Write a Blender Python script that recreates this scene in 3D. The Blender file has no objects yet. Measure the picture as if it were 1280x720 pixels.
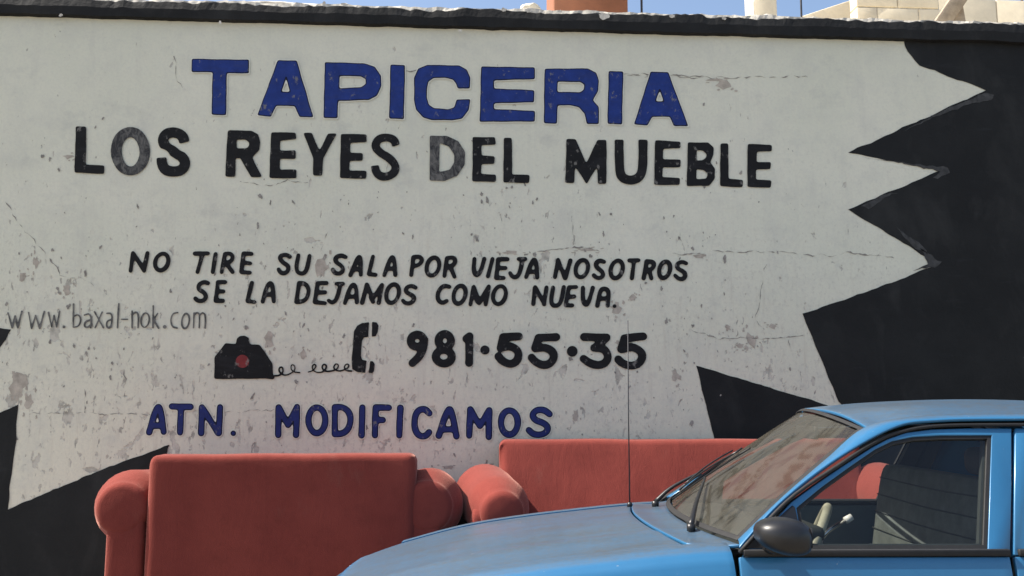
import bpy, bmesh, math, random
import numpy as np
from mathutils import Vector, Matrix
from mathutils.geometry import tessellate_polygon
from mathutils import noise as mnoise
random.seed(7)
S = bpy.context.scene
C = S.collection
R = math.radians

# ------------------------------------------------------------------ camera
F_PX, PITCH, YAW, EYE = 1150.0, R(7.2), R(3.6), 1.35
cam_d = bpy.data.cameras.new('camera'); cam = bpy.data.objects.new('camera', cam_d); C.objects.link(cam)
cam.location = (0, 0, EYE)
cam.rotation_euler = (R(90) + PITCH, 0, -YAW)
cam_d.sensor_width = 36; cam_d.lens = 36 * F_PX / 1280
cam_d.clip_start = 0.05; cam_d.clip_end = 3000
S.camera = cam
S.render.resolution_x, S.render.resolution_y = 1024, 576

# ------------------------------------------------------------------ sky and sun
SUN = Vector((-0.80, 0.035, 1.0)).normalized()          # towards the sun
w = bpy.data.worlds.new('World'); S.world = w; w.use_nodes = True
nt = w.node_tree; bg = nt.nodes['Background']
sky = nt.nodes.new('ShaderNodeTexSky'); sky.sky_type = 'NISHITA'; sky.sun_disc = False
sky.sun_elevation = math.asin(SUN.z); sky.sun_rotation = math.atan2(SUN.x, SUN.y)
sky.air_density = 1.0; sky.dust_density = 2.5; sky.ozone_density = 1.0
nt.links.new(sky.outputs[0], bg.inputs[0]); bg.inputs[1].default_value = 0.10
sun_d = bpy.data.lights.new('sun', 'SUN'); sun = bpy.data.objects.new('sun', sun_d); C.objects.link(sun)
sun_d.energy = 4.0; sun_d.angle = R(0.5); sun_d.color = (1.0, 0.94, 0.85)
sun.rotation_euler = SUN.to_track_quat('Z', 'Y').to_euler(); sun.location = (-6, 0, 9)
S.view_settings.view_transform = 'Standard'; S.view_settings.look = 'None'
S.view_settings.exposure = 1.18; S.view_settings.gamma = 1

# ------------------------------------------------------------------ material helpers
class NT:
    def __init__(s, name):
        s.m = bpy.data.materials.new(name); s.m.use_nodes = True
        s.t = s.m.node_tree; s.b = s.t.nodes['Principled BSDF']; s.out = s.t.nodes['Material Output']
        s.co = s.t.nodes.new('ShaderNodeTexCoord').outputs['Object']
    def n(s, typ, **kw):
        o = s.t.nodes.new(typ)
        for k, v in kw.items(): setattr(o, k, v)
        return o
    def put(s, sock, v):
        if hasattr(v, 'is_linked') or isinstance(v, bpy.types.NodeSocket): s.t.links.new(v, sock)
        else: sock.default_value = v
    def scale(s, v, xyz, loc=(0,0,0)):
        m = s.n('ShaderNodeMapping'); s.put(m.inputs[0], v); m.inputs['Scale'].default_value = xyz; m.inputs['Location'].default_value = loc
        return m.outputs[0]
    def noise(s, scale, detail=4, rough=.6, co=None, dist=0):
        o = s.n('ShaderNodeTexNoise'); s.put(o.inputs['Vector'], co or s.co)
        o.inputs['Scale'].default_value = scale; o.inputs['Detail'].default_value = detail
        o.inputs['Roughness'].default_value = rough; o.inputs['Distortion'].default_value = dist
        return o.outputs['Fac']
    def vor(s, scale, co=None, feature='F1'):
        o = s.n('ShaderNodeTexVoronoi', feature=feature); s.put(o.inputs['Vector'], co or s.co); o.inputs['Scale'].default_value = scale
        return o.outputs['Distance']
    def ramp(s, v, a, b, lo=0., hi=1.):
        o = s.n('ShaderNodeMapRange'); s.put(o.inputs[0], v)
        s.put(o.inputs[1], a); s.put(o.inputs[2], b); o.inputs[3].default_value = lo; o.inputs[4].default_value = hi
        o.interpolation_type = 'SMOOTHSTEP' if False else 'LINEAR'
        return o.outputs[0]
    def math(s, op, a, b=0.):
        o = s.n('ShaderNodeMath', operation=op); s.put(o.inputs[0], a); s.put(o.inputs[1], b); return o.outputs[0]
    def mix(s, f, a, b, blend='MIX'):
        o = s.n('ShaderNodeMix', data_type='RGBA', blend_type=blend)
        s.put(o.inputs[0], f)
        for i, v in ((6, a), (7, b)):
            if isinstance(v, tuple): v = (*v[:3], 1)
            s.put(o.inputs[i], v)
        return o.outputs[2]
    def sep(s, v=None):
        o = s.n('ShaderNodeSeparateXYZ'); s.put(o.inputs[0], v or s.co); return o.outputs
    def bump(s, h, strength=.3, dist=.01, normal=None):
        o = s.n('ShaderNodeBump'); s.put(o.inputs['Height'], h); o.inputs['Strength'].default_value = strength; o.inputs['Distance'].default_value = dist
        if normal is not None: s.put(o.inputs['Normal'], normal)
        s.t.links.new(o.outputs[0], s.b.inputs['Normal']); return o.outputs[0]
    def col(s, v):
        s.put(s.b.inputs['Base Color'], (*v[:3], 1) if isinstance(v, tuple) else v)
    def set(s, **kw):
        for k, v in kw.items(): s.put(s.b.inputs[k.replace('_', ' ')], v)
        return s

def simple(name, c, rough=.6, var=.15, scale=30, bump=0, metal=0, **kw):
    m = NT(name)
    f = m.noise(scale, 5)
    m.col(m.mix(m.ramp(f, .3, .7), tuple(x * (1 - var) for x in c), tuple(min(1, x * (1 + var)) for x in c)))
    m.set(Roughness=rough, Metallic=metal, **kw)
    if bump: m.bump(f, bump, .004)
    return m.m

def plaster_mat():
    m = NT('plaster')
    x, y, z = m.sep()
    big = m.noise(.9, 4, .6)
    mid = m.noise(5, 6, .65)
    fine = m.noise(60, 4, .6)
    base = m.mix(m.ramp(big, .35, .65), (.665, .66, .525), (.725, .705, .57))
    # warmer towards the pavement: pinkish bounce off sofas and ground, put into the colour
    low = m.ramp(z, 2.3, .8, 0, 1)
    base = m.mix(m.math('MULTIPLY', low, .55), base, (.73, .655, .50))
    base = m.mix(m.ramp(mid, .48, .72, 0, .34), base, (.50, .49, .44))
    base = m.mix(m.ramp(fine, .45, .8, 0, .22), base, (.45, .44, .41))
    # rain streaks
    st = m.noise(1, 5, .6, m.scale(m.co, (9, 1, .8)))
    base = m.mix(m.ramp(st, .55, .8, 0, .25), base, (.44, .43, .39))
    # soft worn grey smudges
    sm = m.noise(2.6, 7, .7, m.scale(m.co, (1, 1, 1.3), (3.1, 0, 7.7)))
    base = m.mix(m.ramp(sm, .56, .68, 0, .35), base, (.42, .42, .38))
    # fine scuffed mottling, thicker towards the pavement and the left
    fm = m.noise(38, 6, .72, m.scale(m.co, (1, 1, .75), (6, 0, 2)))
    fr_ = m.math('MULTIPLY', m.ramp(fm, .52, .62), m.math('MULTIPLY', m.ramp(z, 3.3, 1.2, .08, .5), m.ramp(m.noise(1.7, 4, .6, m.scale(m.co, (1, 1, 1), (8, 0, 1))), .40, .62, .15, 1.)))
    base = m.mix(fr_, base, (.41, .385, .32))
    rs = m.noise(1, 6, .7, m.scale(m.co, (22, 1, 2.2), (4, 0, 9)))
    base = m.mix(m.math('MULTIPLY', m.ramp(rs, .56, .68, 0, .35), m.ramp(z, 3.0, 1.6, .1, 1.)), base, (.50, .44, .35))
    # density of flaked spots: more on the lower and left part
    dens = m.noise(1.3, 3, .5, m.scale(m.co, (1, 1, 1), (11, 0, 4)))
    dens = m.math('MULTIPLY', m.ramp(dens, .3, .7, -.035, .04), 1.)
    dz = m.ramp(z, 3.4, 1.3, -.075, .008)
    dx = m.ramp(x, -2.5, 3.0, .006, -.018)
    thr = m.math('SUBTRACT', m.math('SUBTRACT', m.math('SUBTRACT', .622, dens), dz), dx)
    masks = []
    for sc, off, add, w in (((1, 1, .62), (0, 0, 0), 0.004, 9), ((1, 1, .5), (5, 0, 9), .000, 24), ((.8, 1, 1.1), (2, 0, 3), .045, 4.5)):
        f = m.noise(w, 5, .62, m.scale(m.co, sc, off), .3)
        t = m.math('ADD', thr, add)
        masks.append(m.ramp(f, t, m.math('ADD', t, .018)))
    mk = m.math('MAXIMUM', m.math('MAXIMUM', masks[0], masks[1]), masks[2])
    cc = m.noise(14, 3, .6, m.scale(m.co, (1, 1, 1), (1, 0, 2)))
    chip = m.mix(m.ramp(cc, .36, .56), (.24, .225, .19), (.53, .49, .41))
    base = m.mix(m.math('MULTIPLY', mk, .78), base, chip)
    m.col(base); m.set(Roughness=.85)
    h = m.math('SUBTRACT', m.math('ADD', m.math('MULTIPLY', mid, .5), m.math('MULTIPLY', fine, .25)), m.math('MULTIPLY', mk, .6))
    m.bump(h, .55, .012)
    return m.m

def black_paint_mat():
    m = NT('black_paint')
    a = m.noise(2.2, 6, .65); b = m.noise(40, 3)
    c = m.mix(m.ramp(a, .4, .75), (.0075, .0078, .0078), (.0155, .0158, .0152))
    sp = m.noise(13, 5, .7, m.scale(m.co, (1, 1, 1), (4, 0, 1)))
    c = m.mix(m.ramp(sp, .735, .755, 0, .8), c, (.35, .34, .30))
    st = m.noise(3.5, 5, .6, m.scale(m.co, (1, 1, .6)), .5)
    c = m.mix(m.ramp(st, .52, .72, 0, .5), c, (.034, .034, .032))
    sc_ = m.noise(1, 5, .7, m.scale(m.co, (3, 1, 16), (2, 0, 5)))
    c = m.mix(m.ramp(sc_, .6, .75, 0, .4), c, (.028, .030, .033))
    m.col(c); m.set(Roughness=.75); m.b.inputs['Specular IOR Level'].default_value = .3; m.bump(m.math('ADD', b, a), .35, .006)
    return m.m

def letter_mat(name, c, worn=0., lo=.6):
    m = NT(name)
    a = m.noise(14, 6, .7); b = m.noise(60, 3)
    k = m.mix(m.ramp(a, .35, .7), tuple(x * .85 for x in c), tuple(x * 1.25 for x in c))
    if worn:
        k = m.mix(m.ramp(m.noise(26, 5, .7, m.scale(m.co, (1, 1, .5)), 1.2), .42, .62, 0, worn), k, (.30, .29, .26))
    else:
        k = m.mix(m.ramp(m.noise(22, 5, .7, m.scale(m.co, (1, 1, .7), (3, 0, 1))), .60, .66, 0, .75), k, (.20, .19, .17))
        k = m.mix(m.ramp(m.noise(7, 5, .7, m.scale(m.co, (.6, 1, 2.4))), .5, .7, 0, .22), k, (.05, .05, .055))
    m.col(k); m.set(Roughness=.75); m.b.inputs['Specular IOR Level'].default_value = .22; m.bump(b, .3, .004)
    return m.m

def fabric_mat():
    m = NT('salmon_fabric')
    a = m.noise(3, 4); b = m.noise(220, 2, .5)
    g = m.noise(9, 6, .7)
    c = m.mix(m.ramp(a, .35, .65), (.185, .037, .029), (.222, .046, .035))
    c = m.mix(m.ramp(g, .5, .75, 0, .4), c, (.125, .026, .02))
    c = m.mix(m.ramp(m.noise(5, 6, .7, m.scale(m.co, (1, 1, .4), (3, 3, 1))), .6, .75, 0, .18), c, (.24, .13, .10))
    m.col(c); m.set(Roughness=.95, Sheen_Weight=.38, Sheen_Roughness=.4)
    m.b.inputs['Sheen Tint'].default_value = (1, .55, .45, 1)
    m.b.inputs['Specular IOR Level'].default_value = .15
    w_ = m.noise(4, 3, .5)
    dr_ = m.noise(1, 5, .6, m.scale(m.co, (7, 5, 1.6)), .6)
    m.bump(m.math('ADD', m.math('ADD', m.math('MULTIPLY', b, .25), m.math('MULTIPLY', dr_, .9)), m.math('MULTIPLY', w_, .6)), .6, .012)
    return m.m

def paint_mat(name='blue_car_paint'):
    m = NT(name)
    g = m.n('ShaderNodeNewGeometry'); nz = m.sep(g.outputs['Normal'])[2]
    a = m.noise(3.2, 6, .7); b = m.noise(45, 4, .7)
    base = m.mix(m.ramp(a, .3, .7), (.020, .138, .290), (.026, .154, .315))
    up = m.ramp(nz, .80, .985)
    d = m.math('MULTIPLY', m.math('ADD', .17, m.math('MULTIPLY', up, .98)), m.ramp(a, .25, .75, .75, 1.05))
    smear = m.noise(5, 5, .6, m.scale(m.co, (.5, 2.2, 1)), .6)
    d = m.math('MULTIPLY', d, m.ramp(smear, .30, .70, .80, 1.04))
    d = m.math('MULTIPLY', d, m.ramp(b, .3, .7, .8, 1.1))
    dust = m.mix(m.math('MULTIPLY', d, .86), base, (.048, .058, .067))
    chips = m.noise(34, 3, .5, m.scale(m.co, (1, 2.5, 1)))
    dust = m.mix(m.math('MULTIPLY', m.ramp(m.noise(90, 4, .7), .5, .7, 0, .3), up), dust, (.11, .12, .125))
    dust = m.mix(m.ramp(chips, .76, .78, 0, .8), dust, (.35, .36, .36))
    m.col(dust)
    m.put(m.b.inputs['Roughness'], m.ramp(d, 0, .6, .25, .62))
    m.set(Metallic=.1, Coat_Weight=.35, Coat_Roughness=.16)
    m.bump(b, .06, .001)
    return m.m

def glass_mat(name, tint=(.55, .62, .6), dusty=0.04, streak=False, ior=1.38, rough=.03, refl=1.):
    m = NT(name)
    t = m.t
    tr = m.n('ShaderNodeBsdfTransparent'); tr.inputs[0].default_value = (*tint, 1)
    gl = m.n('ShaderNodeBsdfGlossy'); gl.inputs['Roughness'].default_value = rough; gl.inputs['Color'].default_value = (1, 1, 1, 1)
    fr = m.n('ShaderNodeFresnel'); fr.inputs[0].default_value = ior
    mx = m.n('ShaderNodeMixShader'); t.links.new(m.math('MULTIPLY', fr.outputs[0], refl), mx.inputs[0]); t.links.new(tr.outputs[0], mx.inputs[1]); t.links.new(gl.outputs[0], mx.inputs[2])
    df = m.n('ShaderNodeBsdfDiffuse'); df.inputs[0].default_value = (.125, .115, .092, 1)
    mx2 = m.n('ShaderNodeMixShader')
    a = m.noise(3, 5, .6)
    if streak:
        # wiped, dried-on dirt: long smears running up the glass
        sm = m.noise(1, 6, .68, m.scale(m.co, (4.0, 15, 4.0)), .5)
        sm2 = m.noise(1, 4, .6, m.scale(m.co, (2.2, 9, 2.2), (3, 1, 0)), .8)
        f = m.math('MULTIPLY', m.ramp(a, .25, .75, .8, 1.1), dusty)
        f = m.math('MULTIPLY', f, m.ramp(sm, .40, .46, .25, 1.))
        f = m.math('MULTIPLY', f, m.ramp(sm2, .36, .42, .45, 1.))
    else:
        f = m.math('MULTIPLY', m.ramp(a, .3, .7, .5, 1.4), dusty)
    t.links.new(f, mx2.inputs[0]); t.links.new(mx.outputs[0], mx2.inputs[1]); t.links.new(df.outputs[0], mx2.inputs[2])
    t.links.new(mx2.outputs[0], m.out.inputs[0])
    return m.m

M = {}
M['plaster'] = plaster_mat()
M['black'] = black_paint_mat()
M['blue_letter'] = letter_mat('blue_lettering', (.016, .037, .185), 0, .55)
M['navy_edge'] = letter_mat('navy_lettering_edge', (.009, .012, .032), 0, .55)
M['navy_letter'] = letter_mat('navy_lettering', (.018, .028, .13), 0, .55)
M['black_letter'] = letter_mat('black_lettering', (.0095, .0095, .010), 0, .55)
M['worn_letter'] = letter_mat('worn_lettering', (.035, .035, .036), .42, .6)
M['faded_letter'] = letter_mat('faded_lettering', (.075, .075, .07), .5, .7)
M['red_dot'] = letter_mat('red_lettering', (.20, .03, .03), 0)
M['halo'] = simple('fresh_white_paint', (.72, .705, .60), .7, .06, 20)
M['smear'] = simple('grey_brush_smear', (.040, .040, .039), .8, .55, 28)
M['crack'] = simple('crack_dark', (.27, .25, .215), .9, .45, 30)
M['stain'] = simple('sand_patch', (.43, .38, .31), .9, .25, 22, .3)
M['mortar'] = simple('rough_mortar', (.58, .54, .46), .95, .35, 24, .8)
M['cream'] = simple('cream_render', (.74, .66, .50), .9, .12, 6, .4)
M['cream2'] = simple('cream_block', (.68, .60, .45), .9, .16, 9, .5)
M['terracotta'] = simple('terracotta_render', (.25, .095, .045), .85, .12, 8, .3)
M['wood'] = simple('weathered_wood', (.33, .27, .20), .85, .3, 14, .5)
M['iron'] = simple('dark_iron', (.04, .04, .045), .5, .2, 30, 0, .6)
M['fabric'] = fabric_mat()
M['welt'] = simple('salmon_piping', (.19, .040, .031), .9, .1, 40)
M['dark_wood'] = simple('dark_wood_foot', (.05, .03, .02), .5, .2, 20)
M['paint'] = paint_mat()
M['rubber'] = simple('black_rubber', (.010, .010, .0105), .7, .3, 30)
M['plastic'] = simple('black_plastic', (.012, .012, .013), .38, .2, 25)
M['chrome'] = simple('dull_chrome', (.6, .6, .6), .2, .1, 20, 0, 1)
M['grey_plastic'] = simple('grey_plastic', (.30, .30, .29), .4, .15, 20)
M['white_plastic'] = simple('white_plastic', (.75, .75, .72), .35, .05, 20)
M['interior'] = simple('dark_interior', (.022, .026, .024), .7, .2, 10)
M['door_card'] = simple('teal_grey_door_card', (.07, .095, .10), .7, .2, 6)
M['seat'] = simple('grey_green_seat_cloth', (.075, .085, .078), .95, .25, 14, .3)
M['seat_strip'] = simple('pale_seat_cloth', (.16, .175, .16), .95, .15, 14, .3)
M['wheel_rim'] = simple('worn_cream_wheel_cover', (.30, .29, .22), .5, .3, 18)
M['glass'] = glass_mat('side_glass', (.86, .89, .87), .012)
M['windshield'] = glass_mat('dusty_windshield', (.72, .71, .66), .26, True, 1.3, .07, .30)
M['lens'] = simple('clear_lens', (.6, .6, .6), .1, .1, 30)
M['red_lens'] = simple('red_lens', (.4, .02, .02), .15, .1, 30)
M['tyre'] = simple('tyre_rubber', (.025, .025, .025), .85, .2, 30, .3)
M['road'] = simple('asphalt', (.165, .145, .115), .9, .2, 60, .5)
M['walk'] = simple('pavement_concrete', (.34, .32, .29), .9, .2, 12, .4)
M['dirt'] = simple('dusty_ground', (.25, .21, .16), .95, .3, 4, .4)

# ------------------------------------------------------------------ object helpers
def tag(o, label=None, cat=None, group=None, kind=None):
    if label: o['label'] = label
    if cat: o['category'] = cat
    if group: o['group'] = group
    if kind: o['kind'] = kind
    return o
def empty(name, loc, rz=0, parent=None):
    o = bpy.data.objects.new(name, None); C.objects.link(o); o.location = loc; o.rotation_euler = (0, 0, rz)
    o.empty_display_size = .2
    if parent: o.parent = parent
    return o
def world_loc(p):
    v = Vector((0, 0, 0))
    while p is not None: v += p.location; p = p.parent
    return v
def obj(name, verts, faces, mat, parent=None, world=False, smooth=False, loc=None):
    """world=True: verts are world coordinates and the parent is not rotated"""
    off = world_loc(parent) if (world and parent is not None) else Vector((0, 0, 0))
    me = bpy.data.meshes.new(name)
    me.from_pydata([(v[0]-off.x, v[1]-off.y, v[2]-off.z) for v in verts], [], faces)
    me.materials.append(mat)
    if smooth:
        for p in me.polygons: p.use_smooth = True
    me.update()
    o = bpy.data.objects.new(name, me); C.objects.link(o)
    if parent: o.parent = parent
    return o
def fix_normals(o):
    bm = bmesh.new(); bm.from_mesh(o.data); bmesh.ops.remove_doubles(bm, verts=bm.verts, dist=1e-5)
    bmesh.ops.recalc_face_normals(bm, faces=bm.faces); bm.to_mesh(o.data); bm.free(); return o
def bevel(o, w=.01, seg=2, ang=30):
    b = o.modifiers.new('bevel', 'BEVEL'); b.width = w; b.segments = seg; b.limit_method = 'ANGLE'; b.angle_limit = R(ang)
    for p in o.data.polygons: p.use_smooth = True
    return o
def box_data(x0, x1, y0, y1, z0, z1):
    v = [(x0,y0,z0),(x1,y0,z0),(x1,y1,z0),(x0,y1,z0),(x0,y0,z1),(x1,y0,z1),(x1,y1,z1),(x0,y1,z1)]
    f = [(0,3,2,1),(4,5,6,7),(0,1,5,4),(1,2,6,5),(2,3,7,6),(3,0,4,7)]
    return v, f
def box(name, b, mat, parent=None, world=False, bev=0):
    v, f = box_data(*b); o = obj(name, v, f, mat, parent, world)
    if bev: bevel(o, bev)
    return o
def catmull(pts, n):
    P = [np.array(p, float) for p in pts]; P = [2*P[0]-P[1]] + P + [2*P[-1]-P[-2]]
    out = []
    segs = len(P) - 3
    for i in range(n):
        t = i / (n - 1) * segs; k = min(int(t), segs - 1); t -= k
        a, b, c, d = P[k:k+4]
        out.append(.5*((2*b)+(-a+c)*t+(2*a-5*b+4*c-d)*t*t+(-a+3*b-3*c+d)*t**3))
    return out
def interp(x, pts):
    xs = [p[0] for p in pts]; ys = [p[1] for p in pts]
    if x <= xs[0]: return ys[0]
    if x >= xs[-1]: return ys[-1]
    for i in range(len(xs)-1):
        if xs[i] <= x <= xs[i+1]:
            h = xs[i+1]-xs[i]; t = (x-xs[i])/h
            def sl(j):
                j0, j1 = max(0, j-1), min(len(xs)-1, j+1)
                return (ys[j1]-ys[j0])/(xs[j1]-xs[j0])
            m0, m1 = sl(i)*h, sl(i+1)*h
            return (2*t**3-3*t*t+1)*ys[i]+(t**3-2*t*t+t)*m0+(-2*t**3+3*t*t)*ys[i+1]+(t**3-t*t)*m1
def grid(name, fn, nu, nv, mat, parent=None, thick=.012, world=False, flip=False, bev=.003):
    vs = [tuple(fn(i/nu, j/nv)) for i in range(nu+1) for j in range(nv+1)]
    fs = []
    for i in range(nu):
        for j in range(nv):
            a = i*(nv+1)+j; q = (a, a+nv+1, a+nv+2, a+1)
            fs.append(q[::-1] if flip else q)
    o = obj(name, vs, fs, mat, parent, world, smooth=True)
    if thick:
        s = o.modifiers.new('solid', 'SOLIDIFY'); s.thickness = thick; s.offset = -1
        if bev: bevel(o, bev, 2, 50)
    return o
def tube_data(pts, r, seg=8, closed=False):
    P = [Vector(p) for p in pts]; n = len(P); vs = []; fs = []
    rr = r if isinstance(r, (list, tuple)) else [r]*n
    up = Vector((0, 0, 1)); prev = None
    for i, p in enumerate(P):
        if closed: t = P[(i+1) % n] - P[i-1]
        else: t = P[min(i+1, n-1)] - P[max(i-1, 0)]
        t.normalize()
        a = prev if prev is not None else (up if abs(t.z) < .9 else Vector((1, 0, 0)))
        a = (a - t*a.dot(t)).normalized(); prev = a; b = t.cross(a)
        for k in range(seg):
            an = 2*math.pi*k/seg
            vs.append(p + (a*math.cos(an)+b*math.sin(an))*rr[i])
    m = n if closed else n-1
    for i in range(m):
        for k in range(seg):
            j = (i+1) % n
            fs.append((i*seg+k, i*seg+(k+1) % seg, j*seg+(k+1) % seg, j*seg+k))
    if not closed:
        fs.append(tuple(range(seg))[::-1]); fs.append(tuple((n-1)*seg+k for k in range(seg)))
    return vs, fs
def tube(name, pts, r, mat, parent=None, seg=8, closed=False, world=False):
    v, f = tube_data(pts, r, seg, closed); return obj(name, v, f, mat, parent, world, smooth=True)
def join(parts):
    vs, fs = [], []
    for v, f in parts:
        o = len(vs); vs += list(v); fs += [tuple(i+o for i in q) for q in f]
    return vs, fs
def prism(name, outer, holes, mapf, thick, mat, parent=None, world=False, bev=0):
    """planar polygon (2-d) with holes mapped to 3-d, given depth along vector thick"""
    loops = [outer] + list(holes)
    flat = [p for l in loops for p in l]
    tris = tessellate_polygon([[Vector((p[0], p[1], 0)) for p in l] for l in loops])
    front = [Vector(mapf(*p)) for p in flat]; n = len(flat); T = Vector(thick)
    vs = front + [v + T for v in front]
    fs = [tuple(t) for t in tris] + [tuple(i+n for i in t[::-1]) for t in tris]
    k = 0
    for l in loops:
        m = len(l)
        for i in range(m): fs.append((k+i, k+(i+1) % m, k+(i+1) % m+n, k+i+n))
        k += m
    o = obj(name, vs, fs, mat, parent, world); fix_normals(o)
    if bev: bevel(o, bev, 2, 40)
    return o

# where a spot of the mural lies on the wall: the sight line through it met with the plane of the wall
WALL_Y = 5.75
cf = Vector((math.sin(YAW)*math.cos(PITCH), math.cos(YAW)*math.cos(PITCH), math.sin(PITCH)))
cr = Vector((math.cos(YAW), -math.sin(YAW), 0)); cu = cr.cross(cf)
def on_plane(px, py, Y):
    d = cf + cr*((px-640)/F_PX) - cu*((py-360)/F_PX)
    t = Y/d.y
    return Vector((d.x*t, Y, EYE+d.z*t))
def on_wall(px, py, off=0.):
    p = on_plane(px, py, WALL_Y); p.y -= off; return p

# ------------------------------------------------------------------ ground
g = box('ground', (-400, 400, -400, 400, -.6, -.004), M['dirt']); tag(g, kind='structure')
rd = obj('road', [(-60,-3.2,0),(60,-3.2,0),(60,4.74,0),(-60,4.74,0)], [(0,1,2,3)], M['road']); tag(rd, kind='structure')
kb = box('kerb', (-30, 30, 4.74, 4.88, -.1, .148), M['walk'], bev=.015); tag(kb, kind='structure')
pv = empty('pavement', (0, 5.3, 0)); tag(pv, kind='structure')
for i in range(24):
    x = -12 + i*1.0
    sl = box('slab', (x, x+.985, 4.89, 5.748, -.1, .150), M['walk'], pv, True, .006)

# ------------------------------------------------------------------ the building with the mural
B = empty('building', (.4, WALL_Y, 0))
tag(B, 'white plastered building front with a black starburst border and a hand painted upholstery advert', 'building')
TOP = 3.90
wall = box('wall', (-9, 11, WALL_Y, WALL_Y+.2, -.1, 3.86), M['plaster'], B, True)
tag(box('roof_deck', (-9, 11, WALL_Y+.2, 14, 3.3, 3.45), M['cream2'], B, True))
tag(box('side_wall', (-9, -8.8, WALL_Y+.2, 14, -.1, 3.3), M['plaster'], B, True))
tag(box('side_wall', (10.8, 11, WALL_Y+.2, 14, -.1, 3.3), M['plaster'], B, True))
tag(box('rear_wall', (-8.8, 10.8, 13.8, 14, -.1, 3.3), M['plaster'], B, True))

# cornice: a black painted band that stands 4 cm proud, with a crumbling top edge
def fbm(x, y=0., z=0.): return mnoise.fractal(Vector((x, y, z)), 1.0, 2.0, 5)
vs, fs = [], []
N = 700; x0, x1 = -8.9, 10.9
for i in range(N+1):
    x = x0 + (x1-x0)*i/N
    zt = 3.905 + .022*fbm(x*2.3) + .013*fbm(x*14, 3) + .005*fbm(x*34, 4)
    zb = 3.785 - .017*(x+2.9)/5.9*1.0 + .006*fbm(x*3, 9) + .003*fbm(x*15, 8)
    dip = .03*max(0, fbm(x*5, 7)-.25)
    zt -= dip
    prof = [(WALL_Y-.001, zb), (WALL_Y-.040+.002*fbm(x*4, 2), zb+.006), (WALL_Y-.045+.004*fbm(x*6, 5), (zt+zb)/2), (WALL_Y-.036+.003*fbm(x*11, 6), zt-.014), (WALL_Y-.012, zt), (WALL_Y+.05, zt-.004)]
    vs += [(x, a, b) for a, b in prof]
K = 6
for i in range(N):
    for k in range(K-1): fs.append((i*K+k, (i+1)*K+k, (i+1)*K+k+1, i*K+k+1))
cornice = obj('cornice', vs, fs, M['black'], B, True)
# crust of bare mortar along the wall head
vs, fs = [], []
K = 5
for i in range(N+1):
    x = x0 + (x1-x0)*i/N
    h = .012 + .030*max(0, fbm(x*3.1, 20)+.25) + .020*max(0, fbm(x*17, 21))
    zb = 3.885
    prof = [(WALL_Y-.018+.01*fbm(x*9, 22), zb), (WALL_Y-.010+.012*fbm(x*11, 23), 3.905+h*.6), (WALL_Y+.03, 3.908+h), (WALL_Y+.14, 3.90+h*.7+.01*fbm(x*7, 24)), (WALL_Y+.21, 3.84)]
    vs += [(x, a, b) for a, b in prof]
for i in range(N):
    for k in range(K-1): fs.append((i*K+k, (i+1)*K+k, (i+1)*K+k+1, i*K+k+1))
obj('wall_head', vs, fs, M['mortar'], B, True)
# pale knocks where the cornice has lost its paint
def blob_data(cx, cz, w, h, y, seed=0, n=14):
    rnd = random.Random(seed); vs = [(cx, y, cz)]
    for k in range(n):
        a = 2*math.pi*k/n; q = .65+.5*rnd.random()
        vs.append((cx+math.cos(a)*w*q, y, cz+math.sin(a)*h*q))
    return vs, [(0, 1+(k+1) % n, 1+k) for k in range(n)]
parts = []
for i, (px, py, w_, h_) in enumerate([(755,20,14,5),(660,13,9,3),(630,12,7,3),(405,4,5,3),(430,5,8,2),(76,19,5,2),(575,38,5,2),(275,28,4,3),(840,20,8,3),(700,14,7,2),(905,23,7,2)]):
    p = on_plane(px, py, WALL_Y-.051); parts.append(blob_data(p.x, p.z, w_*.0026, h_*.005, WALL_Y-.0505, i))
v, f = join(parts); tag(obj('bare_spots', v, f, M['mortar'], B, True), kind='stuff')

# black starburst border, and the shade between the sofas, painted on the plaster
def painted_shape(name, pts, mat, off, rough=0., step=6, seed=0):
    out = []
    for i, a in enumerate(pts):
        b = pts[(i+1) % len(pts)]; L = math.hypot(b[0]-a[0], b[1]-a[1]); n = max(1, int(L/step))
        for k in range(n):
            t = k/n; x = a[0]+(b[0]-a[0])*t; y = a[1]+(b[1]-a[1])*t
            if rough and 0 < k: x += rough*fbm(x*.05+seed, y*.05)*1.2; y += rough*fbm(x*.05, y*.05+seed+9)*1.2
            out.append((x, y))
    P = [on_wall(x, y, off) for x, y in out]
    tris = tessellate_polygon([[Vector((p.x, p.z, 0)) for p in P]])
    return obj(name, P, [tuple(t) for t in tris], mat, B, True)
painted_shape('black_field', [(1128,45),(1131,58),(1139,70),(1149,82),(1232,113),(1150,150),(1060,191),(1175,213),(1140,228),(1060,262),(1172,330),(1090,362),(1003,392),(1048,502),(1064,516),(1020,502),(870,457),(893,550),(915,640),(850,760),(1600,760),(1600,40)], M['black'], .003, 1.3)
painted_shape('black_field', [(-320,560),(-90,380),(0,410),(14,412),(8,424),(-4,441),(-160,640),(0,516),(23,506),(19,560),(10,637),(120,590),(212,556),(196,622),(300,600),(430,700),(430,800),(-320,800)], M['black'], .003, 1.3, seed=3)
painted_shape('black_field', [(430,800),(440,720),(520,700),(556,655),(588,640),(620,690),(700,700),(860,800)], M['black'], .0034, 1.3, seed=5)  # dark shade in the gap between the two sofas, drawn as a black shape
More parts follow.
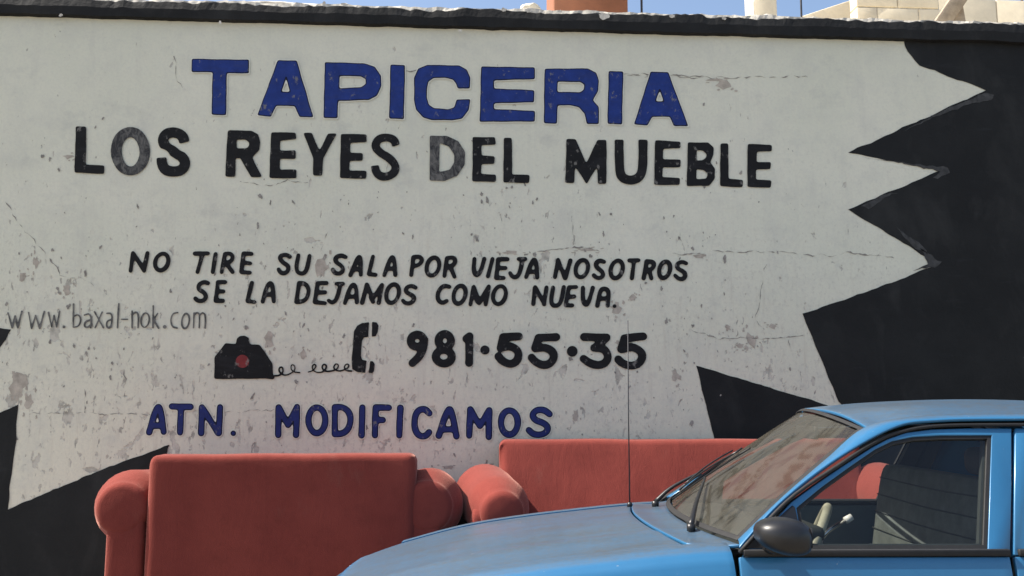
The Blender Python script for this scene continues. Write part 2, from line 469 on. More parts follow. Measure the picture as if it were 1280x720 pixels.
# brush smears where the black was touched up
parts = []
def smear(pts, seed):
    painted_shape_v = []
    for i, a in enumerate(pts):
        b = pts[(i+1) % len(pts)]; n = max(1, int(math.hypot(b[0]-a[0], b[1]-a[1])/4))
        for k in range(n):
            t = k/n; x = a[0]+(b[0]-a[0])*t; y = a[1]+(b[1]-a[1])*t
            x += 2.2*fbm(x*.12+seed, y*.12); y += 2.2*fbm(x*.12, y*.12+seed+9); painted_shape_v.append((x, y))
    P = [on_wall(x, y, .0045) for x, y in painted_shape_v]
    return P, [tuple(t) for t in tessellate_polygon([[Vector((p.x, p.z, 0)) for p in P]])]
for i, s_ in enumerate([[(1234,115),(1242,119),(1238,126),(1215,129),(1170,146),(1125,166),(1180,138)], [(1080,197),(1120,203),(1170,208),(1184,209),(1186,217),(1172,224),(1166,222),(1174,214),(1130,205)],
                        [(1076,258),(1100,246),(1122,240),(1100,252),(1085,262)], [(1150,310),(1176,327),(1168,334),(1140,338),(1160,330)], [(1120,285),(1148,303),(1160,318),(1140,308)]]):
    parts.append(smear(s_, i*3))
v, f = join(parts); tag(obj('brush_smears', v, f, M['smear'], B, True), kind='stuff')

# cracks in the plaster: thin ragged slivers following traced lines
def crack_data(pts, w0, seed, off=.0):
    off = .00205+seed*3e-6
    out = []
    for a, b in zip(pts[:-1], pts[1:]):
        n = max(2, int(math.hypot(b[0]-a[0], b[1]-a[1])/3))
        for k in range(n):
            t = k/n; out.append((a[0]+(b[0]-a[0])*t, a[1]+(b[1]-a[1])*t))
    out.append(pts[-1]); vs, fs = [], []
    for i, (x, y) in enumerate(out):
        a = out[max(0, i-1)]; b = out[min(len(out)-1, i+1)]
        dx, dy = b[0]-a[0], b[1]-a[1]; L = math.hypot(dx, dy) or 1; nx, ny = -dy/L, dx/L
        j = 2.6*fbm(x*.09+seed, y*.09); w = .62*w0*max(.0, .35+1.5*fbm(x*.13, y*.13+seed)+.5*fbm(x*.5, y*.5+seed))
        for s in (-1, 1):
            vs.append(on_wall(x+nx*(j+s*w), y+ny*(j+s*w), off))
    for i in range(len(out)-1): fs.append((2*i, 2*i+1, 2*i+3, 2*i+2))
    return vs, fs
cr_ = [([(8,252),(20,275),(32,290),(45,302),(58,318),(68,330),(75,345)], 1.4), ([(75,345),(100,348),(118,356)], .8),
       ([(770,94),(830,92),(870,97),(930,97),(1010,96)], 1.0), ([(500,90),(560,84)], .7), ([(780,94),(880,96)], .9),
       ([(655,318),(690,312),(730,308),(750,314)], 1.6), ([(840,318),(900,315),(975,315),(1000,318),(1040,320),(1060,316),(1118,322)], 1.2),
       ([(860,412),(880,417),(900,424),(925,422),(960,424),(1004,420)], 1.3), ([(40,517),(95,516),(140,518),(185,518)], .9), ([(280,516),(345,512)], .8),
       ([(410,290),(400,318)], .6), ([(850,290),(856,318)], .9), ([(800,355),(805,370)], .9), ([(957,330),(945,400),(955,412)], .8),
       ([(440,90),(445,118)], .5), ([(218,70),(222,100),(232,112)], .6), ([(300,228),(345,232),(360,226),(385,228)], 1.), ([(105,480),(106,516)], 1.6), ([(155,462),(158,500)], 1.2),
       ([(986,420),(988,440)], 1.4), ([(922,400),(918,440)], 1.), ([(715,270),(718,320)], .8), ([(482,160),(484,225)], .5)]
v, f = join([crack_data(p, w_, i*2.7) for i, (p, w_) in enumerate(cr_)])
tag(obj('plaster_cracks', v, f, M['crack'], B, True), kind='stuff')
# flaked-off chips, each an irregular sliver (uncountable)
rnd = random.Random(11); parts = []
def chip(px, py, w_, h_, seed, ang=0.):
    n = 11; r2 = random.Random(seed); P = []; off = .0023+(seed % 1000)*4e-6 if seed < 900 else (.0016 if seed < 1200 else .0018)+(seed % 300)*2e-6
    ca, sa = math.cos(ang), math.sin(ang)
    for k in range(n):
        a = 2*math.pi*k/n; q = .45+.75*r2.random(); x, y = math.cos(a)*w_*q, math.sin(a)*h_*q
        P.append(on_wall(px+x*ca-y*sa, py+x*sa+y*ca, off))
    c = on_wall(px, py, off)
    return [c]+P, [(0, 1+(k+1) % n, 1+k) for k in range(n)]
centres = [(90,310,60),(60,350,60),(110,480,70),(60,440,60),(150,450,60),(210,420,60),(350,440,60),(300,430,60),(560,250,60),(470,250,50),(330,250,60),(620,300,50),(860,300,40),(760,290,50),
           (850,390,40),(930,420,60),(880,440,50),(760,500,60),(720,460,60),(840,500,50),(560,600,40),(540,570,40),(640,240,50),(400,330,40),(660,330,60),(900,240,60),(180,280,60),(60,160,70),(820,510,50)]
for i in range(300):
    if rnd.random() < .78:
        cx, cy, sg = rnd.choice(centres); px, py = rnd.gauss(cx, sg*.6), rnd.gauss(cy, sg*.5)
    else:
        px, py = rnd.uniform(0, 1000), 600-rnd.random()**1.3*470
    if py < 110 or (px > 1000) : continue
    s_ = .55+1.0*rnd.random()**3*2.0
    parts.append(chip(px, py, s_*(.6+.6*rnd.random()), s_*(1.+1.4*rnd.random()), i, rnd.uniform(-.6, .6)))
v, f = join(parts); tag(obj('plaster_chips', v, f, M['crack'], B, True), kind='stuff')
parts = []
for i, (px, py, w_, h_) in enumerate([(22,480,15,22),(36,503,8,16),(83,362,8,9),(45,328,5,12),(28,345,6,8),(440,338,5,9),(402,335,9,16),(940,425,9,14),(875,320,10,4),(778,430,14,8),(770,385,9,9),(792,372,6,6),
                                       (545,548,6,5),(380,443,6,8),(336,425,8,14),(905,105,12,8),(895,100,16,3),(640,315,14,3),(735,312,18,3),(85,196,9,4),(560,584,10,3),(925,432,8,5),(910,410,5,6),(965,408,8,4),(720,520,5,10),(845,470,8,10)]):
    parts.append(chip(px, py, w_*.8, h_*.8, 900+i*7))
    for k in range(5): parts.append(chip(px+rnd.uniform(-1, 1)*w_*1.3, py+rnd.uniform(-1, 1)*h_*1.3, w_*.2, h_*.22, 1200+i*7+k))
v, f = join(parts); tag(obj('sand_patches', v, f, M['stain'], B, True), kind='stuff')

# ---- lettering. Each glyph is built from brush strokes and outlines traced on the wall,
# merged through a distance field so that overlapping strokes give one flat patch of paint.
def chaikin(p, it=2):
    for _ in range(it):
        q = [p[0]]
        for a, b in zip(p[:-1], p[1:]):
            q += [(a[0]*.75+b[0]*.25, a[1]*.75+b[1]*.25), (a[0]*.25+b[0]*.75, a[1]*.25+b[1]*.75)]
        q.append(p[-1]); p = q
    return p
def seg_dist(X, Y, a, b):
    dx, dy = b[0]-a[0], b[1]-a[1]; L = dx*dx+dy*dy+1e-9
    t = np.clip(((X-a[0])*dx+(Y-a[1])*dy)/L, 0, 1)
    return np.hypot(X-a[0]-t*dx, Y-a[1]-t*dy)
def poly_sdf(X, Y, P):
    d = np.full(X.shape, 1e9); ins = np.zeros(X.shape, bool)
    for a, b in zip(P, P[1:]+P[:1]):
        d = np.minimum(d, seg_dist(X, Y, a, b))
        c = ((a[1] > Y) != (b[1] > Y)); 
        with np.errstate(divide='ignore', invalid='ignore'):
            xi = (b[0]-a[0])*(Y-a[1])/((b[1]-a[1]) or 1e-9)+a[0]
        ins ^= (c & (X < xi))
    return np.where(ins, -d, d)
def glyph_field(items, r, tf, slant, cell=1.0, pad=4):
    pts = []; prims = []
    for it in items:
        if it[0] == 'P' or it[0] == 'H':
            P = [tf(*p) for p in it[1]]; prims.append((it[0], P)); pts += P
        elif it[0] == 'O':
            _, cx, cy, rx, ry = it[:5]; rr = it[5] if len(it) > 5 else r
            P = [tf(cx+rx*math.cos(a)-slant*ry*math.sin(a), cy+ry*math.sin(a)) for a in [2*math.pi*k/26 for k in range(27)]]
            prims.append(('S', P, rr*tf.s)); pts += P
        elif it[0] == 'E' or it[0] == 'EH':
            _, cx, cy, rx, ry = it
            P = [tf(cx+rx*math.cos(a), cy+ry*math.sin(a)) for a in [2*math.pi*k/26 for k in range(26)]]
            prims.append(('P' if it[0] == 'E' else 'H', P)); pts += P
        elif it[0] == 'D':
            P = [tf(it[1], it[2])]*2; prims.append(('S', P, it[3]*tf.s)); pts += P
        elif it[0] == 'B':      # blunt-ended stroke
            P = chaikin([tf(*p) for p in it[1]]); prims.append(('B', P, it[2]*tf.s)); pts += P
        else:
            P = [tf(*p) for p in it]
            if len(P) > 3: P = chaikin(P)
            prims.append(('S', P, r*tf.s)); pts += P
    m = max([q[2] for q in prims if len(q) > 2] + [1])
    ax, bx = min(p[0] for p in pts)-m-pad, max(p[0] for p in pts)+m+pad
    ay, by = min(p[1] for p in pts)-m-pad, max(p[1] for p in pts)+m+pad
    nx, ny = int((bx-ax)/cell)+2, int((by-ay)/cell)+2
    X, Y = np.meshgrid(ax+np.arange(nx)*cell, ay+np.arange(ny)*cell)
    f = np.full(X.shape, 1e3)
    for q in prims:
        if q[0] == 'P': f = np.minimum(f, poly_sdf(X, Y, q[1]))
        elif q[0] == 'S':
            for a, b in zip(q[1][:-1], q[1][1:]): f = np.minimum(f, seg_dist(X, Y, a, b)-q[2])
        elif q[0] == 'B':
            d = np.full(X.shape, 1e3); P = q[1]
            for a, b in zip(P[:-1], P[1:]): d = np.minimum(d, seg_dist(X, Y, a, b)-q[2])
            for e, n_ in ((P[0], P[1]), (P[-1], P[-2])):
                dx, dy = e[0]-n_[0], e[1]-n_[1]; L = math.hypot(dx, dy)
                pl = ((X-e[0])*dx+(Y-e[1])*dy)/L
                near = np.hypot(X-e[0], Y-e[1]) < q[2]*1.6
                d = np.where(near, np.maximum(d, pl), d)
            f = np.minimum(f, d)
    for q in prims:
        if q[0] == 'H': f = np.maximum(f, -poly_sdf(X, Y, q[1]))
    g_ = np.clip(f, -4, 4)
    for _ in range(2 if cell >= .8 else 1):
        h = g_.copy(); h[1:-1, :] = (g_[:-2, :]+2*g_[1:-1, :]+g_[2:, :])/4
        k = h.copy(); k[:, 1:-1] = (h[:, :-2]+2*h[:, 1:-1]+h[:, 2:])/4; g_ = k
    # unsteady hand
    wob = np.sin(X*.21+Y*.11)*.14+np.sin(Y*.26-X*.07+1.7)*.12+np.sin(X*.9+Y*.7)*.03
    return g_+wob, ax, ay, cell
def field_mesh(F, ax, ay, cell, level, off):
    G = F-level; ny, nx = G.shape; ins = G < 0
    verts, idx, faces = [], {}, []
    def vid(key, x, y):
        if key not in idx: idx[key] = len(verts); verts.append(on_wall(ax+x*cell, ay+y*cell, off))
        return idx[key]
    cnt = ins[:-1, :-1].astype(int)+ins[1:, :-1]+ins[:-1, 1:]+ins[1:, 1:]
    for j, i in zip(*np.nonzero(cnt)):
        cs = [(i, j), (i+1, j), (i+1, j+1), (i, j+1)]; poly = []
        for k in range(4):
            a, b = cs[k], cs[(k+1) % 4]; fa, fb = G[a[1], a[0]], G[b[1], b[0]]
            if fa < 0: poly.append(vid(a, a[0], a[1]))
            if (fa < 0) != (fb < 0):
                t = fa/(fa-fb); key = (min(a, b), max(a, b)); poly.append(vid(key, a[0]+(b[0]-a[0])*t, a[1]+(b[1]-a[1])*t))
        if len(set(poly)) >= 3: faces.append(tuple(poly))
    return verts, faces
class TF:
    def __init__(s, ox, oy, sc): s.ox, s.oy, s.s = ox, oy, sc
    def __call__(s, x, y): return (s.ox+x*s.s, s.oy+y*s.s)
def write(line, mat, ox, oy, sc, r, slant=0., edge=None, halo=0., cell=1.0, worn=(), lab=None):
    tf = TF(ox, oy, sc)
    for k, (ch, items) in enumerate(line):
        Fd, ax, ay, c = glyph_field(items, r, tf, slant, cell)
        if edge:
            v, f = field_mesh(Fd, ax, ay, c, 0, .0060); o = obj('painted_letter', v, f, edge, B, True)
            v, f = field_mesh(Fd, ax, ay, c, -1.25, .0072); obj('letter_fill', v, f, mat, o, True).location = (0, 0, 0)
        else:
            v, f = field_mesh(Fd, ax, ay, c, 0, .0060); o = obj('painted_letter', v, f, M['worn_letter'] if k in worn else mat, B, True)
            if k in worn: o['label'] = 'faded grey letter ' + ch
        if halo:
            v, f = field_mesh(Fd, ax, ay, c, halo, .0050); obj('white_outline', v, f, M['halo'], o, True)

# TAPICERIA
L1a = [('T', [('P', [(40,55),(326,60),(326,128),(216,128),(212,338),(138,336),(144,124),(38,122)])]),
 ('A', [('P', [(470,62),(565,64),(648,348),(578,348),(555,292),(462,290),(436,345),(366,338)]), ('H', [(512,148),(530,220),(488,220)])]),
 ('P', [('P', [(704,72),(900,78),(955,95),(985,140),(988,190),(965,240),(925,262),(772,266),(768,352),(698,352)]), ('H', [(778,142),(885,144),(908,158),(908,182),(885,198),(778,202)])]),
 ('I', [('P', [(1032,84),(1106,86),(1100,358),(1026,354)])]),
 ('C', [('P', [(1150,220),(1150,150),(1170,105),(1215,86),(1375,88),(1415,110),(1432,150),(1430,205),(1368,205),(1360,180),(1345,160),(1310,152),(1248,152),(1222,170),(1215,200),(1215,250),(1225,285),(1250,302),(1320,308),(1350,298),(1362,258),(1432,258),(1425,310),(1390,355),(1340,364),(1240,362),(1195,350),(1160,310),(1150,260)])]),
]
L1b = [('E', [('P', [(205,94),(474,98),(474,158),(270,164),(270,204),(472,212),(470,274),(270,278),(270,306),(474,316),(474,370),(198,370)])]),
 ('R', [('P', [(522,104),(740,104),(780,125),(794,165),(790,215),(765,262),(794,295),(794,382),(732,382),(722,330),(695,298),(650,288),(588,288),(584,380),(518,378)]), ('H', [(588,170),(700,172),(720,185),(718,210),(700,222),(588,220)])]),
 ('I', [('P', [(842,116),(916,118),(910,384),(836,382)])]),
 ('A', [('P', [(1052,120),(1140,122),(1242,394),(1168,392),(1148,346),(1060,346),(1036,388),(968,384)]), ('H', [(1098,208),(1116,268),(1078,268)])])]
write(L1a, M['blue_letter'], 230, 60, .25, 1, edge=M['navy_edge'], halo=1.1)
write(L1b, M['blue_letter'], 550, 60, .25, 1, edge=M['navy_edge'], halo=1.1)
# LOS REYES DEL MUEBLE
write([('L', [('P', [(50,66),(114,66),(112,300),(226,306),(224,358),(42,350)])]),
 ('O', [('E',386,218,121,150), ('EH',387,222,54,90)]),
 ('S', [('B', [(718,165),(708,125),(665,100),(610,108),(582,145),(600,190),(655,222),(712,258),(726,300),(700,336),(650,346),(600,335),(580,300),(577,256)], 32)]),
 ('R', [('P', [(984,90),(1130,92),(1170,115),(1184,160),(1180,210),(1135,255),(1194,376),(1128,378),(1062,262),(1034,262),(1030,376),(968,376)]), ('H', [(1040,148),(1095,148),(1116,165),(1116,185),(1100,200),(1040,200)])])],
 M['black_letter'], 85, 145, .20313, 1, worn=(1,))
write([('E', [('P', [(34,58),(150,60),(154,92),(76,98),(76,144),(150,144),(150,184),(76,184),(76,234),(154,234),(154,276),(26,274)])]),
 ('Y', [('P', [(186,62),(226,62),(262,146),(302,66),(344,64),(280,180),(274,264),(232,262),(232,180)])]),
 ('E', [('P', [(362,66),(484,68),(484,106),(406,108),(406,154),(466,156),(464,192),(404,194),(402,238),(484,240),(482,278),(358,274)])]),
 ('S', [('B', [(622,122),(612,92),(575,82),(535,92),(522,125),(545,155),(590,180),(622,215),(615,250),(580,270),(545,266),(526,245),(522,215)], 19)]),
 ('D', [('P', [(780,74),(860,76),(915,100),(945,150),(945,210),(910,262),(850,288),(780,286)]), ('H', [(826,108),(870,125),(895,165),(895,200),(875,235),(824,245)])]),
 ('E', [('P', [(982,82),(1086,82),(1090,116),(1024,120),(1024,168),(1086,172),(1084,208),(1024,208),(1020,254),(1092,258),(1090,292),(980,290)])]),
 ('L', [('P', [(1128,84),(1166,84),(1168,256),(1250,260),(1248,298),(1126,294)])])],
 M['black_letter'], 330, 150, .26563, 1, worn=(4,))
write([('M', [('P', [(80,62),(130,62),(188,196),(250,66),(300,66),(300,310),(252,310),(250,210),(190,312),(126,210),(122,304),(72,302)])]),
 ('U', [('B', [(370,66),(370,240),(390,280),(435,292),(480,275),(500,230),(502,66)], 25)]),
 ('E', [('P', [(568,68),(708,76),(708,112),(612,116),(612,172),(710,176),(708,218),(610,218),(608,272),(706,276),(704,316),(562,314)])]),
 ('B', [('P', [(748,80),(860,82),(892,110),(890,150),(872,190),(898,225),(896,280),(865,320),(742,322)]), ('H', [(798,125),(830,125),(852,145),(850,165),(830,180),(796,182)]), ('H', [(796,228),(835,234),(858,255),(850,280),(794,284)])]),
 ('L', [('P', [(928,86),(970,86),(974,280),(1054,288),(1050,328),(926,322)])]),
 ('E', [('P', [(1078,88),(1212,94),(1212,130),(1128,132),(1128,188),(1206,190),(1204,228),(1124,230),(1124,286),(1210,290),(1206,332),(1076,326)])])],
 M['black_letter'], 690, 160, .22656, 1)
# NO TIRE SU SALA POR VIEJA NOSOTROS / SE LA DEJAMOS COMO NUEVA.
write([('N', [[(60,84),(44,198)],[(60,84),(132,198)],[(152,84),(130,198)]]),
 ('O', [('O',243,142,42,54)]),
 ('T', [[(455,88),(540,86)],[(505,90),(472,206)]]),
 ('I', [[(588,90),(570,206)]]),
 ('R', [[(648,90),(626,208)],[(648,90),(685,86),(700,110),(685,140),(640,152)],[(658,155),(696,206)]]),
 ('E', [[(766,90),(752,206)],[(766,88),(818,90)],[(760,145),(810,150)],[(754,208),(806,210)]]),
 ('S', [[(1062,108),(1040,94),(1005,98),(996,120),(1020,148),(1052,165),(1055,195),(1030,216),(1002,210),(990,188)]]),
 ('U', [[(1118,98),(1102,175),(1112,212),(1150,218),(1172,190),(1188,102)]]),
 ('S', [[(540,278),(515,268),(478,285),(478,318),(515,335),(530,365),(510,392),(475,392),(458,375)]]),
 ('E', [[(602,275),(588,388)],[(602,270),(648,270)],[(598,330),(638,330)],[(588,390),(634,390)]]),
 ('L', [[(820,274),(792,388)],[(792,392),(838,398)]]),
 ('A', [[(888,396),(920,278),(952,275),(960,395)],[(905,352),(952,348)]]),
 ('D', [[(1122,276),(1104,396)],[(1122,276),(1165,280),(1186,320),(1172,375),(1140,396),(1104,398)]]),
 ('E', [[(1240,276),(1222,396)],[(1240,276),(1298,276)],[(1232,338),(1288,336)],[(1222,398),(1288,405)]])],
 M['black_letter'], 155, 300, .19531, 13.5, .16)
write([('S', [[(165,85),(135,72),(98,88),(98,115),(140,140),(152,168),(130,192),(95,188),(83,165)]]),
 ('A', [[(195,200),(243,84),(260,84),(262,198)],[(212,165),(262,162)]]),
 ('L', [[(340,80),(312,192)],[(312,194),(356,198)]]),
 ('A', [[(412,202),(452,86),(476,85),(482,200)],[(430,160),(478,158)]]),
 ('P', [[(598,86),(584,200)],[(598,86),(640,80),(657,105),(635,135),(595,145)]]),
 ('O', [('O',723,145,40,58)]),
 ('R', [[(812,90),(796,205)],[(812,90),(855,85),(870,110),(850,140),(810,150)],[(835,150),(862,212)]]),
 ('V', [[(988,96),(982,170),(1000,208),(1028,180),(1052,96)]]),
 ('I', [[(1104,96),(1074,208)]]),
 ('E', [[(1140,98),(1128,215)],[(1140,98),(1200,98)],[(1135,155),(1188,155)],[(1128,218),(1176,218)]]),
 ('J', [[(105,255),(148,255)],[(132,260),(108,355),(80,380),(55,362)]]),
 ('A', [[(160,380),(198,262),(232,262),(236,375)],[(180,340),(235,335)]]),
 ('M', [[(270,378),(300,260)],[(300,260),(338,350)],[(338,350),(398,262)],[(398,262),(376,378)],[(325,340),(340,372)]]),
 ('O', [('O',465,318,40,60)]),
 ('S', [[(612,280),(585,265),(550,280),(548,310),(595,330),(607,355),(580,382),(545,380),(530,362)]]),
 ('C', [[(828,275),(790,266),(755,305),(752,355),(780,382),(812,364)]]),
 ('O', [('O',893,325,38,58)]),
 ('M', [[(962,388),(984,274)],[(984,274),(1018,375)],[(1018,380),(1080,272)],[(1080,272),(1060,388)],[(1000,350),(1005,370)]]),
 ('O', [('O',1148,328,40,58)])],
 M['black_letter'], 400, 305, .19531, 13.5, .16)
write([('J', [[(45,105),(92,105)],[(72,108),(55,200),(30,235),(0,228),(-14,202)]]),
 ('A', [[(98,232),(142,110),(168,110),(175,235)],[(112,195),(172,195)]]),
 ('N', [[(320,112),(298,232)],[(320,112),(368,238)],[(405,115),(370,238)]]),
 ('O', [('O',485,172,42,60)]),
 ('S', [[(640,125),(605,113),(580,135),(588,165),(625,190),(637,218),(615,240),(585,235),(568,218)]]),
 ('O', [('O',727,178,42,62)]),
 ('T', [[(815,116),(878,114)],[(848,118),(832,240)]]),
 ('R', [[(935,125),(915,240)],[(935,122),(985,125),(988,155),(965,182),(930,180)],[(955,185),(968,240)]]),
 ('O', [('O',1060,180,38,58)]),
 ('S', [[(1210,135),(1180,122),(1145,140),(1148,172),(1190,190),(1208,218),(1190,248),(1155,242),(1133,220)]]),
 ('N', [[(160,302),(148,418)],[(160,302),(225,420)],[(240,302),(222,420)]]),
 ('U', [[(285,302),(268,400),(285,432),(325,428),(345,390),(360,300)]]),
 ('E', [[(395,305),(372,425)],[(395,302),(446,300)],[(390,370),(432,365)],[(372,428),(418,428)]]),
 ('V', [[(492,305),(492,400),(515,432),(535,400),(562,305)]]),
 ('A', [[(592,430),(612,320),(645,308),(674,330),(665,430)],[(605,380),(665,380)]]),
 ('.', [('D',712,432,15)])],
 M['black_letter'], 640, 305, .17969, 15, .16)
# web address, thin and faded
write([('w', [[(50,75),(75,165)],[(75,165),(92,95)],[(92,95),(108,165)],[(108,165),(132,68)]]),
 ('w', [[(172,75),(190,168)],[(190,168),(213,92)],[(213,92),(238,168)],[(238,168),(265,70)]]),
 ('w', [[(290,75),(308,160)],[(308,160),(323,92)],[(323,92),(338,160)],[(338,160),(356,66)]]),
 ('.', [('D',382,160,9)]),
 ('b', [[(438,25),(436,162)],[(438,98),(465,84),(484,112),(470,156),(438,163)]]),
 ('a', [[(502,90),(530,80),(545,105),(540,165)],[(542,118),(508,128),(500,155),(520,166),(540,148)]]),
 ('x', [[(562,70),(615,165)],[(608,72),(566,165)]]),
 ('a', [[(635,80),(660,78),(668,108),(660,160)],[(665,115),(636,125),(632,155),(648,170),(662,150)]]),
 ('l', [[(706,22),(698,165)]]),
 ('-', [[(722,115),(758,115)]]),
 ('n', [[(785,65),(785,165)],[(785,88),(808,68),(824,90),(820,165)]]),
 ('o', [('O',862,120,24,42)]),
 ('k', [[(910,35),(908,165)],[(910,120),(936,80)],[(912,118),(942,168)]]),
 ('.', [('D',978,160,11)]),
 ('c', [[(1055,75),(1025,80),(1012,120),(1022,160),(1050,166)]]),
 ('o', [('O',1101,125,22,44)]),
 ('m', [[(1152,78),(1148,165)],[(1153,90),(1166,74),(1182,80),(1184,100),(1182,165)],[(1184,92),(1200,74),(1216,84),(1219,110),(1217,167)]])],
 M['faded_letter'], 0, 375, .21094, 5.0, .1, cell=.6)
# telephone drawing
write([('telephone', [('P', [(50,300),(128,198),(205,204),(210,165),(230,146),(265,142),(298,158),(306,206),(375,208),(472,345),(472,425),(487,440),(478,462),(425,456),(46,458)])])], M['black_letter'], 260, 395, .17188, 1)
tf = TF(260, 395, .17188)
v, f = field_mesh(*glyph_field([('D',253,330,48)], 1, tf, 0, .8), 0, .0075); obj('painted_dial', v, f, M['red_dot'], B, True)
Fd = glyph_field([[(485,435),(520,434),(548,410),(545,372),(522,372),(515,400),(540,425),(565,432),(600,420),(634,395),(632,360),(608,352),(602,385),(625,408),(668,412)],
  [(730,408),(765,398),(790,365),(775,348),(758,365),(762,395),(800,415),(850,402),(866,360),(840,348),(828,375),(845,400),(880,405),(940,390),(952,355),(930,345),(912,375),(930,395),(960,402),(1010,385),(1030,360),(1010,345),(988,370),(1005,398),(1045,400)]], 5.5, tf, 0, .6)
v, f = field_mesh(*Fd, 0, .0055); obj('painted_cord', v, f, M['black_letter'], B, True)
write([('handset', [('P', [(1172,46),(1165,152),(1135,155),(1120,180),(1112,290),(1120,318),(1155,325),(1145,415),(1085,408),(1050,385),(1045,330),(1062,110),(1085,70),(1120,52)]),
  ('P', [(1195,45),(1225,48),(1240,70),(1235,120),(1220,148),(1192,150)]), ('P', [(1180,328),(1200,330),(1212,350),(1208,400),(1195,415),(1168,414)])])], M['black_letter'], 260, 395, .17188, 1, cell=.7)
# 981.55.35
write([('9', [('O',86,84,33,30),[(122,80),(118,120),(96,165),(62,196)]]),
 ('8', [('O',224,84,31,34),('O',219,164,40,34)]),
 ('1', [[(332,74),(348,62)],[(347,66),(345,194)]]),
 ('dot', [('D',425,130,23)]),
 ('5', [[(595,62),(515,65)],[(515,68),(502,120)],[(504,118),(550,110),(588,130),(594,165),(575,195),(545,202),(510,185),(492,162)]]),
 ('5', [[(780,66),(692,70)],[(692,72),(676,122)],[(678,122),(728,116),(767,140),(770,175),(745,202),(710,206),(675,188),(658,168)]]),
 ('dot', [('D',860,136,27)]),
 ('3', [[(920,65),(1032,68)],[(1032,68),(975,118)],[(970,120),(1020,122),(1044,165),(1022,200),(985,208),(945,195),(918,174)]]),
 ('5', [[(1215,62),(1120,72)],[(1120,74),(1105,126)],[(1107,126),(1165,112),(1207,140),(1212,170),(1190,202),(1150,210),(1110,197),(1090,177)]])],
 M['black_letter'], 500, 405, .25, 20)
# ATN. MODIFICAMOS
write([('A', [[(80,238),(122,90),(146,90),(166,236)],[(98,200),(158,200)]]),
 ('T', [[(215,86),(325,88)],[(268,95),(263,240)]]),
 ('N', [[(392,90),(388,244)],[(392,90),(488,242)],[(500,90),(492,242)]]),
 ('.', [('D',578,244,18)]),
 ('M', [[(846,90),(844,256)],[(846,90),(902,196)],[(955,88),(902,196)],[(955,88),(950,254)]]),
 ('O', [('O',1073,168,50,76)]),
 ('D', [[(1180,92),(1178,248)],[(1180,90),(1225,88),(1262,115),(1275,165),(1260,220),(1225,248),(1178,250)]])],
 M['navy_letter'], 170, 490, .21094, 19.5, edge=M['navy_edge'], halo=.9)
write([('I', [[(110,68),(104,232)]]),
 ('F', [[(188,70),(184,232)],[(188,68),(266,70)],[(188,142),(230,142)]]),
 ('I', [[(334,70),(328,234)]]),
 ('C', [[(506,102),(480,75),(440,82),(418,125),(418,190),(440,235),(480,242),(504,214)]]),
 ('A', [[(562,235),(612,80),(638,80),(666,238)],[(585,198),(655,198)]]),
 ('M', [[(748,80),(742,235)],[(748,80),(805,176)],[(860,84),(805,176)],[(860,84),(858,243)]]),
 ('O', [('O',980,157,50,72)]),
 ('S', [[(1218,108),(1185,82),(1140,82),(1112,110),(1130,142),(1180,158),(1210,182),(1200,217),(1160,232),(1120,226),(1094,202)]])],
 M['navy_letter'], 430, 495, .21094, 20, edge=M['navy_edge'], halo=.9)

# ------------------------------------------------------------------ things on the roof behind the wall head
DZ = 3.45
o = empty('water_tank_housing', (1.15, 7.7, DZ)); tag(o, 'terracotta painted square housing rising behind the wall top', 'rooftop housing')
box('housing_body', (.83, 1.475, 7.5, 8.1, DZ, 5.15), M['terracotta'], o, True, .012)
box('housing_cap', (.78, 1.525, 7.45, 8.15, 5.15, 5.23), M['mortar'], o, True, .012)
o = empty('concrete_post', (2.7, 7.6, DZ)); tag(o, 'square cream concrete post standing on the roof against the sky', 'post')
box('shaft', (2.585, 2.79, 7.5, 7.75, DZ, 5.6), M['cream'], o, True, .008)
for k in range(2): tube('rebar', [(2.63+k*.1, 7.6, 5.6), (2.635+k*.1, 7.62, 6.0)], .006, M['iron'], o, 6, world=True)
def mast(loc, h, r, lab):
    o = empty('roof_mast', loc); tag(o, lab, 'mast', 'thin masts on the roof')
    tube('pole', [(0,0,0),(0.01,0,h)], r, M['iron'], o, 8); box('foot_plate', (-.06,.06,-.06,.06,0,.012), M['iron'], o)
mast((1.60, 7.55, DZ), 2.6, .010, 'thin dark mast just right of the terracotta housing')
mast((2.92, 7.3, DZ), 2.4, .009, 'thin dark mast just right of the cream concrete post')
# stepped block wall at the right: individual blocks
o = empty('block_wall', (4.2, 8.1, DZ)); tag(o, 'cream unplastered block wall rising at the right behind the wall top', 'wall')
rr = random.Random(3); z = DZ; row = 0
while z < 6.0:
    x = 3.74 + (.2 if row % 2 else 0); h = .19
    if row % 2: box('block', (3.74, 3.74+.19, 8.0, 8.15, z, z+h), M['cream2'], o, True, .006)
    while x < 4.5:
        j = rr.uniform(-.006, .006)
        box('block', (x, min(x+.39, 4.56), 8.0+j, 8.15, z, z+h), M['cream2'] if rr.random() < .7 else M['cream'], o, True, .006); x += .40
    z += .2; row += 1
box('mortar_bed', (3.75, 4.54, 8.012, 8.14, DZ, z-.02), M['mortar'], o, True)
o = empty('sloping_parapet', (3.5, 8.8, DZ)); tag(o, 'low cream parapet whose top slopes up towards the block wall', 'parapet')
prism('parapet_body', [(2.7, DZ), (4.6, DZ), (4.6, 5.62), (3.15, 5.10), (2.7, 5.02)], [], lambda x, z: (x, 8.6, z), (0, .14, 0), M['cream'], o, True, .008)
box('parapet_ledge', (3.3, 4.7, 7.86, 7.98, DZ, 4.84), M['cream2'], o, True, .01)
o = empty('roof_panel', (5.3, 8.5, DZ)); tag(o, 'pale cream panel wall with one upright joint at the right edge behind the plank', 'wall')
for k in range(4): box('panel', (4.62+k*.735, 4.62+k*.735+.728, 8.4, 8.5, DZ, 5.34), M['cream'], o, True, .004)
